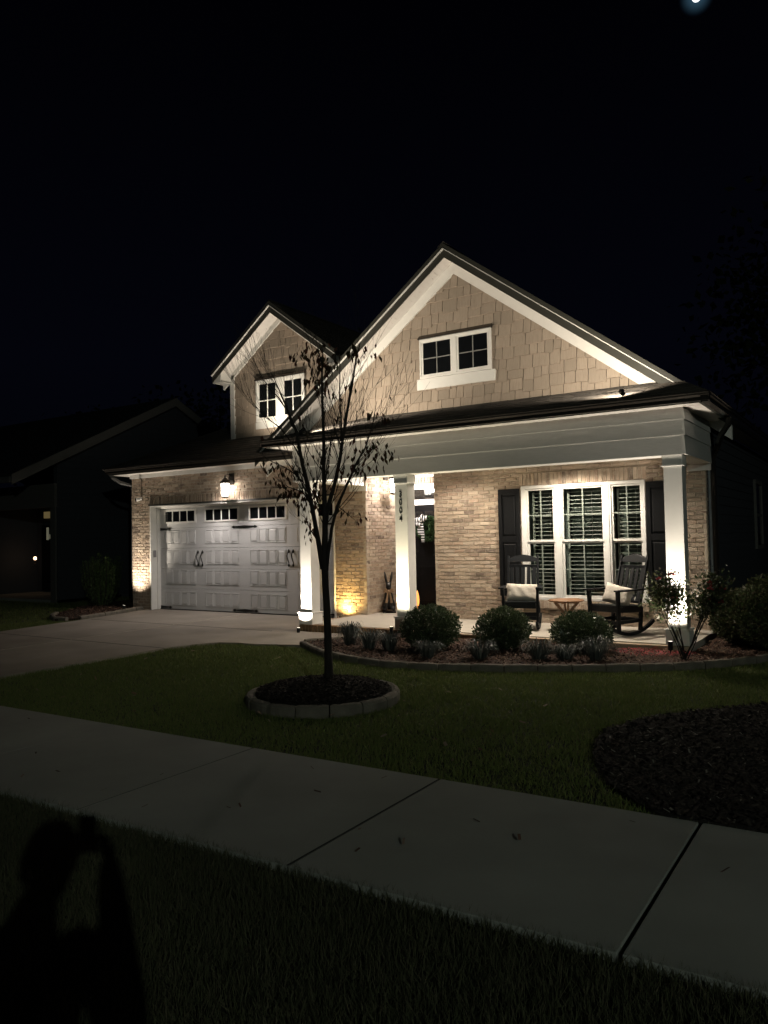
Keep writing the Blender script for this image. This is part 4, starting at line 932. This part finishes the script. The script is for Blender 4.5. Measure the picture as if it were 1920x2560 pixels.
# ------------------------------------------------------------------ the young tree
TB = Vector((-4.78, 6.27, .10)); Rh = Vector((math.cos(yaw), math.sin(yaw), 0)); Fh = Vector((-math.sin(yaw), math.cos(yaw), 0))
t = thing('young_tree', TB, 'slender young tree with few autumn leaves in a mulch ring', 'tree')
K_ = 7.83 / 1923
def tp(px, py, w=0):
    z = (1702 - py) * K_ + .04; u = (px - 822) * K_ + .0204 * z
    k = 1 + w / 7.83
    return Rh * u * k + Fh * w + Vector((0, 0, z + (z - 1.46) * w / 7.83))
limbs = [
    ([(822, 1712), (820, 1640), (817, 1540), (812, 1460), (810, 1400), (811, 1330), (810, 1263), (807, 1180), (807, 1097), (803, 986), (802, 903), (793, 868)], [.052, .042, .037, .036, .037, .031, .025, .020, .017, .013, .008, .004], 0),
    ([(806, 1420), (797, 1361), (788, 1308), (774, 1230), (757, 1158), (741, 1070), (719, 1014), (699, 964), (684, 928)], [.030, .026, .023, .021, .019, .015, .010, .007, .003], -.35),
    ([(812, 1310), (817, 1269), (835, 1203), (846, 1147), (854.5, 1083), (860, 1042), (874, 958), (885, 889), (894, 850)], [.026, .023, .020, .018, .016, .015, .013, .009, .004], .3),
    ([(815, 1425), (819, 1385), (829, 1319), (843, 1264), (874, 1197), (893, 1155), (915, 1119), (932, 1070), (946, 1000)], [.022, .018, .016, .015, .012, .010, .008, .005, .002], -.25),
    ([(850, 1100), (850, 1058), (843, 986), (842, 917), (838, 880)], [.011, .010, .008, .006, .003], .45),
    ([(799, 1361), (771, 1319), (757, 1291), (748, 1285)], [.007, .005, .004, .002], .3),
    ([(774, 1252), (755, 1225), (724, 1213), (691, 1214)], [.008, .006, .004, .002], -.5),
    ([(757, 1203), (735, 1180), (713, 1163), (677, 1145), (662, 1150)], [.008, .006, .005, .004, .002], -.4),
    ([(843, 1264), (868, 1284), (888, 1300)], [.005, .004, .002], -.1),
    ([(741, 1075), (724, 1057), (712, 1022), (690, 990), (650, 945), (615, 880)], [.009, .008, .007, .006, .004, .002], .5),
    ([(757, 1158), (735, 1110), (700, 1060), (660, 1030), (625, 975)], [.007, .006, .005, .003, .0015], -.6),
]
b = MB(); paths = []; leafpos = []; tr = random.Random(21)
for pts, rs, w in limbs:
    n = len(pts); P3 = [tp(p[0], p[1], w * (i / (n - 1)) ** 1.1) for i, p in enumerate(pts)]
    b.tube(P3, rs, 9 if rs[0] > .02 else 6); paths.append((P3, rs))
trunk_b = b
twig = MB()
def grow(p, d, L, r, depth):
    pts = [p]; n = 6; d = d.normalized()
    for i in range(n):
        d = (d + Vector((tr.uniform(-.12, .12), tr.uniform(-.12, .12), .06 + tr.uniform(-.05, .08)))).normalized(); p = p + d * L / n; pts.append(p)
    twig.tube(pts, [max(.0010, r * (1 - .8 * i / n)) for i in range(n + 1)], 4)
    if depth:
        for k in range(tr.randint(2, 4)):
            i = tr.randint(1, n - 1); sd = Vector((tr.uniform(-1, 1), tr.uniform(-1, 1), tr.uniform(.1, .9)))
            grow(pts[i], d * 1.1 + sd * .55, L * tr.uniform(.4, .65), r * .6, depth - 1)
    return pts
for pi, (P3, rs) in enumerate(paths):
    n = len(P3); cnt = [32, 30, 30, 24, 14, 4, 6, 7, 3, 16, 12][pi]
    for k in range(cnt):
        s = tr.uniform(.42 if pi == 0 else .3, .99) * (n - 1); i = int(s); p = P3[i].lerp(P3[min(i + 1, n - 1)], s - i); tang = (P3[min(i + 1, n - 1)] - P3[i]).normalized()
        out = Vector((p.x, p.y, 0)) * .35; a = tr.uniform(0, 6.28); sd = Vector((math.cos(a), math.sin(a), tr.uniform(-.1, .3)))
        L = tr.uniform(.3, .95) * (1 if pi not in (5, 6, 7, 8) else .3) * (1.25 - .5 * s / (n - 1))
        q = grow(p, tang * .9 + sd * .65 + out, L, max(.0020, rs[i] * .22), 1)
        if tr.random() < .35: leafpos += [(x_, .5) for x_ in q[2:]]
trunk_b.build('trunk', M['bark'], t, smooth=True)
twig.build('twigs', M['bark'], t)
# leaves in the clusters seen in the photograph
cl = [(925, 1118, 40, 20, 34), (965, 1135, 25, 22, 22), (905, 1175, 45, 18, 12), (940, 1165, 28, 15, 12), (880, 1150, 35, 40, 36), (850, 1180, 25, 25, 14), (870, 1285, 30, 20, 12), (885, 1300, 12, 12, 7),
      (668, 1158, 22, 14, 12), (700, 1165, 30, 18, 22), (735, 1175, 25, 22, 18), (690, 1200, 26, 14, 16), (725, 1232, 42, 18, 40), (760, 1250, 30, 24, 34), (710, 1225, 25, 12, 16), (790, 1225, 22, 40, 34), (770, 1300, 14, 20, 12), (785, 1325, 10, 14, 9), (760, 1330, 14, 22, 7),
      (785, 880, 30, 45, 60), (760, 870, 22, 25, 24), (815, 915, 22, 35, 48), (775, 935, 25, 30, 24), (800, 960, 22, 28, 24), (740, 880, 22, 16, 12), (885, 865, 14, 22, 26), (930, 885, 16, 16, 8), (900, 870, 22, 18, 14), (870, 960, 22, 30, 10), (925, 1030, 32, 10, 18), (960, 1042, 24, 10, 16), (978, 992, 4, 8, 1), (615, 968, 4, 4, 1), (637, 1019, 4, 4, 1), (677, 1069, 6, 6, 3), (648, 1085, 6, 8, 3), (766, 1143, 6, 8, 2), (790, 1130, 30, 30, 10), (835, 1010, 40, 40, 10), (700, 1260, 10, 10, 3)]
LP, LD = [], []
for cx, cy, sx, sy, n in cl:
    w0 = tr.uniform(-.35, .35)
    for i in range(int(n * .85) + 1):
        p = tp(cx + tr.gauss(0, sx * .5), cy + tr.gauss(0, sy * .5), w0 + tr.gauss(0, .07)); LP.append(tuple(p)); LD.append((tr.uniform(-.55, .55), tr.uniform(-.55, .55), -1))
for p, _ in leafpos[:30]: LP.append(tuple(p)); LD.append((tr.uniform(-.6, .6), tr.uniform(-.6, .6), -1))
leaf_cloud('leaves', np.array(LP), np.array(LD), rng.uniform(.05, .088, len(LP)), M['leafT'], t, aspect=.42)

# ------------------------------------------------------------------ rocking chairs
def rocking_chair(loc, rz, label):
    t = thing('rocking_chair', loc, label, 'rocking chair', 'black rocking chairs on the porch', rz)
    m = M['chair']
    for s in (-1, 1):
        b = MB(); pts = []
        for i in range(15):
            y = -.42 + .92 * i / 14; pts.append((s * .255, y, .022 + .16 * (y - .0) ** 2 / .25))
        for a, c in zip(pts[:-1], pts[1:]): b.bar(a, c, .042, .045)
        b.build('rocker', m, t)
        b = MB(); b.bar((s * .255, -.255, .05), (s * .265, -.27, .635), .042, .055); b.build('leg', m, t, bevel=.004)
        b = MB(); b.bar((s * .255, .20, .05), (s * .245, .25, .40), .042, .05); b.build('leg', m, t, bevel=.004)
        b = MB(); b.bar((s * .235, .215, .36), (s * .235, .455, 1.13), .032, .045); b.build('back_post', m, t, bevel=.004)
        b = MB(); b.prism([(s * .285 - .045, -.33, .635), (s * .285 + .045, -.33, .635), (s * .285 + .04, .10, .635), (s * .265 + .02, .335, .635), (s * .265 - .025, .335, .635), (s * .285 - .035, .10, .635)], (0, 0, .024)); b.build('armrest', m, t, bevel=.005)
        b = MB(); b.bar((s * .25, -.24, .385), (s * .25, .24, .355), .03, .085); b.bar((s * .255, -.23, .20), (s * .25, .21, .20), .022, .05); b.build('side_rail', m, t, bevel=.003)
    b = MB()
    for i in range(9): y = -.265 + i * .056; b.box(-.25, .25, y, y + .048, .425 - i * .004 + (.0 if i else -.004), .443 - i * .004)
    b.build('seat', m, t, bevel=.004)
    for q in (((-.235, -.262, .385), (.235, -.262, .385), .025, .09), ((-.235, -.262, .19), (.235, -.262, .19), .022, .06), ((-.235, .225, .20), (.235, .225, .20), .022, .06), ((-.22, .235, .385), (.22, .235, .385), .03, .07)):
        b = MB(); b.bar(*q); b.build('stretcher', m, t, bevel=.003)
    bp = lambda x, z: (x, .215 + (z - .36) * .3117, z)
    b = MB()
    for i in range(5):
        x = -.172 + i * .086; b.bar(bp(x, .44), bp(x * 1.06, .955), .060, .016, upv=(0, 1, 0))
    b.bar(bp(-.23, .46), bp(.23, .46), .03, .04); b.bar(bp(-.225, .965), bp(.225, .965), .03, .045)
    b.build('backrest', m, t, bevel=.003)
    b = MB(); top = [(-.225, 1.03), (-.225, 1.09)] + [(-.225 + .45 * i / 10, 1.09 + .055 * math.sin(math.pi * i / 10)) for i in range(1, 10)] + [(.225, 1.09), (.225, 1.03)]
    b.prism([(x, .215 + (z - .36) * .3117 - .012, z) for x, z in top[::-1]], (0, .026, 0)); b.build('headrest', m, t, bevel=.004)
    return t
def pillow(loc, rot, w, h, label):
    n = 22; vs = []; fs = []
    def side(sg):
        k0 = len(vs)
        for i in range(n + 1):
            for j in range(n + 1):
                u, v = i / n * 2 - 1, j / n * 2 - 1
                th = .065 * (max(0, (1 - u ** 4)) * max(0, (1 - v ** 4))) ** .55 + .006 * math.sin(u * 9 + v * 3) * (1 - u * u) * (1 - v * v)
                pin = 1 - .06 * (1 - abs(u)) * abs(v); pv = 1 - .07 * (1 - abs(v)) * abs(u)
                # stitched diamond relief
                q = abs(((u * w / h * 1.6 + v * 1.6) % .8) - .4), abs(((u * w / h * 1.6 - v * 1.6) % .8) - .4)
                th += .004 * (1 if min(q) < .06 else 0) * (1 if th > .03 else 0)
                vs.append((u * w / 2 * pv, sg * th, v * h / 2 * pin))
        for i in range(n):
            for j in range(n):
                a = k0 + i * (n + 1) + j; q = (a, a + n + 1, a + n + 2, a + 1); fs.append(q if sg < 0 else q[::-1])
    side(-1); side(1)
    b = MB(); b.add(vs, fs)
    o = b.build('pillow', M['fabric'], smooth=True); o.location = loc; o.rotation_euler = rot
    tag(o, label, 'pillow', 'cream pillows on the rocking chairs')
    for sx in (-1, 1):
        for sz in (-1, 1):
            c = Vector((sx * w / 2 * .93, 0, sz * h / 2 * .93)); b = MB()
            b.lathe(tuple(c), [(.010, .0), (.014, -.01)], 6)
            for i in range(16): e_ = c + Vector((sx * random.uniform(0, .03), random.uniform(-.025, .025), -.055 - random.uniform(0, .02))); b.tube([c, e_], [.003, .002], 4)
            b.build('tassel', M['fabric'], o)
    return o
CL = (-4.82, 11.35, .118); CR = (-3.32, 11.28, .118)
rocking_chair(CL, R(18), 'black rocking chair facing the camera left of the small table')
rocking_chair(CR, R(-24), 'black rocking chair turned in profile right of the small table')
def on_chair(c, rz, p): 
    v = Matrix.Rotation(rz, 3, 'Z') @ Vector(p); return (c[0] + v.x, c[1] + v.y, c[2] + v.z)
pillow(on_chair(CL, R(18), (0, .02, .565)), (R(-16), R(2), R(18)), .48, .27, 'cream textured pillow propped upright on the left rocking chair')
pillow(on_chair(CR, R(-24), (.02, .02, .565)), (R(-20), R(10), R(-20)), .48, .29, 'cream textured pillow slumped with its tassels on the right rocking chair')
# side table
t = thing('side_table', (-4.12, 11.42, .118), 'small round wooden table with crossed legs between the rocking chairs', 'table')
b = MB(); b.lathe((0, 0, .44), [(.255, 0), (.27, .008), (.27, .02), (.262, .026)], 32); b.build('tabletop', M['wood'], t)
for a in (0.5, 0.5 + math.pi / 2, .5 + math.pi, .5 + 1.5 * math.pi):
    b = MB(); ca, sa = math.cos(a), math.sin(a); b.bar((.18 * ca, .18 * sa, .435), (-.17 * ca - .02 * sa, -.17 * sa + .02 * ca, 0), .045, .022, upv=(-sa, ca, 0)); b.build('leg', M['wood'], t, bevel=.003)
b = MB(); b.bar((-.17, 0, .42), (.17, 0, .42), .03, .022); b.bar((0, -.17, .42), (0, .17, .42), .03, .022); b.build('brace', M['wood'], t)

# wreath with a striped bow
t = thing('wreath', (-7.72, 13.50, 1.75), 'round green wreath with a black and white striped bow on the front door', 'wreath')
n = 3600; a = rng.uniform(0, 2 * np.pi, n); ph = rng.uniform(0, 2 * np.pi, n); rr = .11 * np.sqrt(rng.uniform(.2, 1, n)); Rm = .155
P = np.stack([np.cos(a) * (Rm + rr * np.cos(ph)), np.clip(rr * np.sin(ph), -.08, .028), np.sin(a) * (Rm + rr * np.cos(ph))], 1)
D = np.stack([np.cos(a) * np.cos(ph), np.minimum(np.sin(ph), .1), np.sin(a) * np.cos(ph)], 1) + rng.normal(size=(n, 3)) * .5
leaf_cloud('foliage', P, D, rng.uniform(.02, .035, n), M['wreath'], t)
def ribbon_mat(name, axis):
    ms, nn, ll, bb = new_mat(name); bb.inputs['Roughness'].default_value = .8
    tc = nn.new('ShaderNodeTexCoord'); sp_ = nn.new('ShaderNodeSeparateXYZ'); ll.new(tc.outputs['Object'], sp_.inputs[0]); wv = nn.new('ShaderNodeMath'); wv.operation = 'MULTIPLY'; wv.inputs[1].default_value = 19; ll.new(sp_.outputs[axis], wv.inputs[0])
    fr = nn.new('ShaderNodeMath'); fr.operation = 'FRACT'; ll.new(wv.outputs[0], fr.inputs[0]); gt = nn.new('ShaderNodeMath'); gt.operation = 'GREATER_THAN'; gt.inputs[1].default_value = .5; ll.new(fr.outputs[0], gt.inputs[0])
    mq = nn.new('ShaderNodeMixRGB'); mq.inputs[1].default_value = (.015, .015, .015, 1); mq.inputs[2].default_value = (.70, .70, .70, 1); ll.new(gt.outputs[0], mq.inputs[0]); ll.new(mq.outputs[0], bb.inputs['Base Color']); return ms
def ribbon(b, pts, w, wd=(1, 0, 0)):
    wd = Vector(wd); 
    for p, q in zip(pts[:-1], pts[1:]):
        p, q = Vector(p), Vector(q); b.prism([p - wd * w / 2, p + wd * w / 2, q + wd * w / 2, q - wd * w / 2], (0, .004, 0))
b = MB()
cx, cz = -.09, .15
for (dx, dzz, ang, A_, B_) in ((-.085, .015, .35, .095, .062), (.085, .045, .7, .085, .050), (-.07, -.06, -.5, .075, .045), (.03, .085, 1.3, .06, .04)):
    k0 = len(b.v); b.lathe((0, 0, 0), [(math.sin(q) , -math.cos(q)) for q in np.linspace(.08, 3.06, 9)], 12)
    for i in range(k0, len(b.v)):
        x, y, z = b.v[i]; x, y, z = x * A_, y * .035, z * B_; b.v[i] = (cx + dx + x * math.cos(ang) - z * math.sin(ang), -.115 + y, cz + dzz + x * math.sin(ang) + z * math.cos(ang))
b.build('bow', ribbon_mat('striped_bow_ribbon', 'X'), t, smooth=True); b = MB()
for dx, L in ((.02, .42), (-.05, .27)):
    pts = [(cx, -.10, cz), (cx + dx * .5, -.115, cz - L * .3), (cx + dx * 1.2, -.10, cz - L * .6), (cx + dx, -.09, cz - L)]
    ribbon(b, pts, .075)
b.lathe((cx, -.13, cz), [(.01, -.025), (.022, -.01), (.022, .01), (.01, .025)], 8)
b.build('ribbon_tail', ribbon_mat('striped_tail_ribbon', 'Z'), t)
# statue with long ears and a burlap bow
def skin_obj(name, verts, edges, radii, m, parent=None, levels=2, root=0, loc=(0, 0, 0)):
    me = bpy.data.meshes.new(name); me.from_pydata([tuple(v) for v in verts], edges, []); o = bpy.data.objects.new(name, me); COL.objects.link(o)
    s = o.modifiers.new('skin', 'SKIN'); s.use_smooth_shade = True; o.modifiers.new('sub', 'SUBSURF').levels = levels; o.modifiers['sub'].render_levels = levels
    for i, r in enumerate(radii):
        rr = r if isinstance(r, tuple) else (r, r); me.skin_vertices[0].data[i].radius = rr
    me.skin_vertices[0].data[root].use_root = True
    me.materials.append(m)
    if parent: o.parent = parent
    o.location = loc; return o
t = thing('rabbit_statue', (-8.19, 12.72, .118), 'black long-eared animal statue with a tan burlap bow in the entry corner', 'statue', rz=R(35))
b = MB(); b.box(-.13, .13, -.15, .15, 0, .03); b.build('plinth', M['black'], t, bevel=.006)
V = [(0, .05, .12), (0, .03, .26), (0, 0, .38), (0, -.01, .47), (0, -.04, .52), (0, -.11, .50), (.05, -.08, .22), (.055, -.11, .05), (-.05, -.08, .22), (-.055, -.11, .05), (.09, .0, .09), (.09, -.10, .05), (-.09, .0, .09), (-.09, -.10, .05),
     (.035, -.02, .58), (.06, -.01, .70), (.075, 0, .80), (-.035, -.02, .58), (-.06, -.01, .70), (-.075, 0, .80)]
Ed = [(0, 1), (1, 2), (2, 3), (3, 4), (4, 5), (2, 6), (6, 7), (2, 8), (8, 9), (0, 10), (10, 11), (0, 12), (12, 13), (4, 14), (14, 15), (15, 16), (4, 17), (17, 18), (18, 19)]
Ra = [.11, .105, .08, .055, .062, .035, .028, .022, .028, .022, .05, .028, .05, .028, .022, .030, .010, .022, .030, .010]
skin_obj('body', V, Ed, Ra, M['iron'], t)
b = MB()
for s in (-1, 1):
    b.prism([(0, -.085, .43), (s * .045, -.11, .475), (s * .095, -.10, .465), (s * .10, -.08, .40), (s * .045, -.09, .385)], (0, .018, 0))
    b.prism([(0, -.09, .42), (s * .03, -.105, .40), (s * .075, -.115, .20), (s * .03, -.12, .19)], (0, .012, 0))
b.lathe((0, -.095, .42), [(.01, -.03), (.03, -.015), (.03, .02), (.01, .03)], 8); b.build('bow', M['burlap'], t)

# ------------------------------------------------------------------ neighbouring house, dark
t = thing('neighbour_house', (-19.0, 12.8, 0), 'dark house on the left with a wide unlit gable and small porch', 'house')
NO = (-19.0, 12.8, 0)
b = MB(); b.prism([(-19, 12.8, -.1), (-19, 22.2, -.1), (-19, 22.2, 3.35), (-19, 16.8, 6.05), (-19, 12.8, 4.0)], (-.15, 0, 0))
z = .1
while z < 5.9:
    y0 = 12.8; y1 = 22.2
    if z > 3.9: y0 = 16.8 - (6.05 - z) / .5 + .1; y1 = 16.8 + (6.05 - z) / .5 - .1
    elif z > 3.4: y1 = 16.8 + (6.05 - z) / .5 - .1
    if y1 > y0: b.prism([(-19 + .02, y0, z), (-19 + .002, y0, z + .17), (-19, y0, z + .17), (-19, y0, z)], (0, y1 - y0, 0))
    z += .18
b.build('side_wall', M['nsiding'], t, off=NO)
b = MB(); b.box(-32, -23.2, 13.4, 13.6, -.1, 3.3); b.box(-23.4, -23.2, 13.4, 15, -.1, 3.3); b.box(-23.2, -19.15, 14.9, 15.1, -.1, 3.4); b.build('front_wall', M['nsiding'], t, off=NO)
for s, e_ in ((1, 11.3), (-1, 22.4)):
    ze = 6.10 - abs(16.8 - e_) * .5
    b = MB(); b.prism([(-18.7, 16.8, 6.16), (-18.7, e_, ze + .06), (-18.7, e_, ze), (-18.7, 16.8, 6.10)], (-14, 0, 0)); b.build('roof', M['nroof'], t, off=NO)
    b = MB(); b.prism([(-18.68, 16.8, 6.14), (-18.68, e_, ze + .04), (-18.68, e_, ze - .22), (-18.68, 16.8, 5.88)], (-.03, 0, 0)); b.build('rake_board', M['ntrim'], t, off=NO)
b = MB(); b.box(-33, -18.8, 11.3, 11.4, 3.2, 3.36); b.box(-32, -19.0, 12.72, 12.9, 2.6, 3.25); b.build('porch_beam', M['ntrim'], t, off=NO)
for x in (-19.25, -23.4, -27.5):
    b = MB(); b.box(x, x + .22, 12.75, 12.97, -.1, 2.6); b.build('porch_post', M['ntrim'], t, off=NO)
b = MB(); b.box(-22.85, -22.0, 14.83, 14.9, .1, 2.2); d_n = b.build('front_door', M['black'], t, off=NO)
b = MB(); b.box(-22.56, -22.46, 14.81, 14.835, 1.72, 2.12); b.box(-22.40, -22.34, 14.81, 14.835, 1.75, 1.9); b.build('door_pane', M['nlit2'], t, off=NO)
b = MB(); b.box(-22.76, -22.15, 14.85, 14.9, 2.42, 2.63); b.build('transom', M['nlit'], t, off=NO)
b = MB(); b.box(-23.2, -19.0, 12.8, 14.9, -.1, .05); b.build('porch_slab', M['conc'], t, off=NO)

# dark trees beyond the houses
def far_tree(x, y, h, r, label):
    t = thing('background_tree', (x, y, 0), label, 'tree', 'dark trees beyond the houses')
    b = MB(); b.tube([(0, 0, -.1), (.1, 0, h * .4), (0, .1, h * .9)], [.25, .2, .05], 8)
    tops = []
    for i in range(14):
        a = random.uniform(0, 6.28); z = h * random.uniform(.35, .85); e_ = (r * random.uniform(.4, .8) * math.cos(a), r * random.uniform(.4, .8) * math.sin(a), z + h * .1); b.tube([(0, 0, z), e_], [.08, .02], 5); tops.append(e_)
    b.build('trunk', M['bark'], t)
    T = np.array(tops + [(0, 0, h * .95), (0, 0, h * .8)]); P = np.repeat(T, 110, axis=0) + rng.normal(size=(len(T) * 110, 3)) * np.array([r * .27, r * .27, h * .07])
    leaf_cloud('crown', P, rng.normal(size=P.shape), rng.uniform(.25, .5, len(P)), M['leafB'], t, aspect=.7)
for x, y, h, r, l in ((-46, 34, 10, 4.5, 'dark leafy tree far behind the left house, leftmost of the tree line'), (-38, 38, 11.5, 5, 'dark leafy tree far behind the left house, second in the tree line'), (-30, 36, 11, 4.5, 'dark leafy tree beyond the gap between the two houses'),
                      (-24, 40, 12.5, 5, 'dark leafy tree behind the garage of the lit house'), (-2, 34, 14, 4, 'dark leafy tree behind the right end of the lit house'), (2.2, 30, 15, 4, 'tall dark tree behind the house at the right edge')):
    far_tree(x, y, h, r, l)

# ------------------------------------------------------------------ photographer behind the camera (casts the shadow on the verge)
t = thing('person', (.286, -.434, -.04), 'person in a dark jacket and jeans holding up a phone with both hands', 'person', rz=R(33))
J = {'pel': (0, 0, .95), 'sp': (0, .01, 1.12), 'ch': (0, 0, 1.32), 'nk': (0, .01, 1.50), 'hd': (0, .04, 1.60), 'ht': (0, .02, 1.72)}
V = [J['pel'], J['sp'], J['ch'], (0, .05, 1.49), (0, .12, 1.56),
     (-.18, 0, 1.47), (-.22, .16, 1.22), (-.12, .36, 1.48), (-.09, .42, 1.54), (.18, 0, 1.47), (.22, .16, 1.22), (.12, .36, 1.48), (.09, .42, 1.54),
     (-.10, 0, .88), (-.11, .02, .50), (-.12, -.02, .10), (-.13, .14, .04), (.10, 0, .88), (.11, .02, .50), (.12, -.02, .10), (.13, .14, .04)]
Ed = [(0, 1), (1, 2), (2, 3), (3, 4), (2, 5), (5, 6), (6, 7), (7, 8), (2, 9), (9, 10), (10, 11), (11, 12), (0, 13), (13, 14), (14, 15), (15, 16), (0, 17), (17, 18), (18, 19), (19, 20)]
Ra = [(.16, .11), (.15, .10), (.17, .11), .06, .055, .08, .07, .05, .034, .08, .07, .05, .034, .09, .065, .045, .04, .09, .065, .045, .04]
body = skin_obj('body', V, Ed, Ra, M['coat'], t)
b = MB(); prof_ = [(.012, -.125), (.05, -.105), (.068, -.06), (.078, 0), (.080, .05), (.066, .10), (.035, .125), (.004, .132)]
b.lathe((0, .045, 1.66), prof_, 20)
for i, v in enumerate(b.v): b.v[i] = (v[0] * .92, .045 + (v[1] - .045) * 1.15, v[2])
b.lathe((0, .14, 1.64), [(.004, -.02), (.016, -.015), (.010, .02), (.004, .03)], 8)
for s in (-1, 1): b.lathe((s * .075, .045, 1.65), [(.004, -.03), (.014, -.01), (.016, .02), (.005, .035)], 8)
for s in (-1, 1): b.lathe((s * .028, .128, 1.672), [(.003, -.008), (.011, 0), (.003, .008)], 8)
b.build('head', M['skin'], t, smooth=True, off=(0, -.09, .01))
b = MB(); b.lathe((0, .03, 1.675), [(.085, -.04), (.092, .02), (.085, .07), (.06, .115), (.02, .135), (.003, .138)], 20)
for i, v in enumerate(b.v): b.v[i] = (v[0], .02 + (v[1] - .03) * 1.1 - (.03 if v[2] < 1.70 else 0), v[2])
b.build('hair', M['hair'], t, smooth=True, off=(0, -.09, .01))
for s in (-1, 1):
    V = [(s * .11, .40, 1.52), (s * .085, .45, 1.56)]; Ed = [(0, 1)]; Ra = [.026, .030]
    for k in range(4):
        z = 1.535 + k * .022; V += [(s * .07, .47, z), (s * .045, .485, z + .004), (s * .03, .478, z + .006)]; n0 = len(V) - 3; Ed += [(1, n0), (n0, n0 + 1), (n0 + 1, n0 + 2)]; Ra += [.010, .009, .008]
    V += [(s * .075, .445, 1.60), (s * .055, .440, 1.615), (s * .04, .442, 1.62)]; n0 = len(V) - 3; Ed += [(1, n0), (n0, n0 + 1), (n0 + 1, n0 + 2)]; Ra += [.012, .010, .009]
    skin_obj('hand', V, Ed, Ra, M['skin'], t, levels=1)
ph = MB(); ph.box(-.0385, .0385, -.0045, .0045, -.075, .075); o = ph.build('phone', M['darkglass'], bevel=.003)
o.location = Vector((0, 0, 1.6)) - f * .05 + Vector((0, 0, -.02)) ; o.rotation_euler = (R(2), 0, R(33)); tag(o, 'black phone held upright in both hands of the photographer', 'phone')
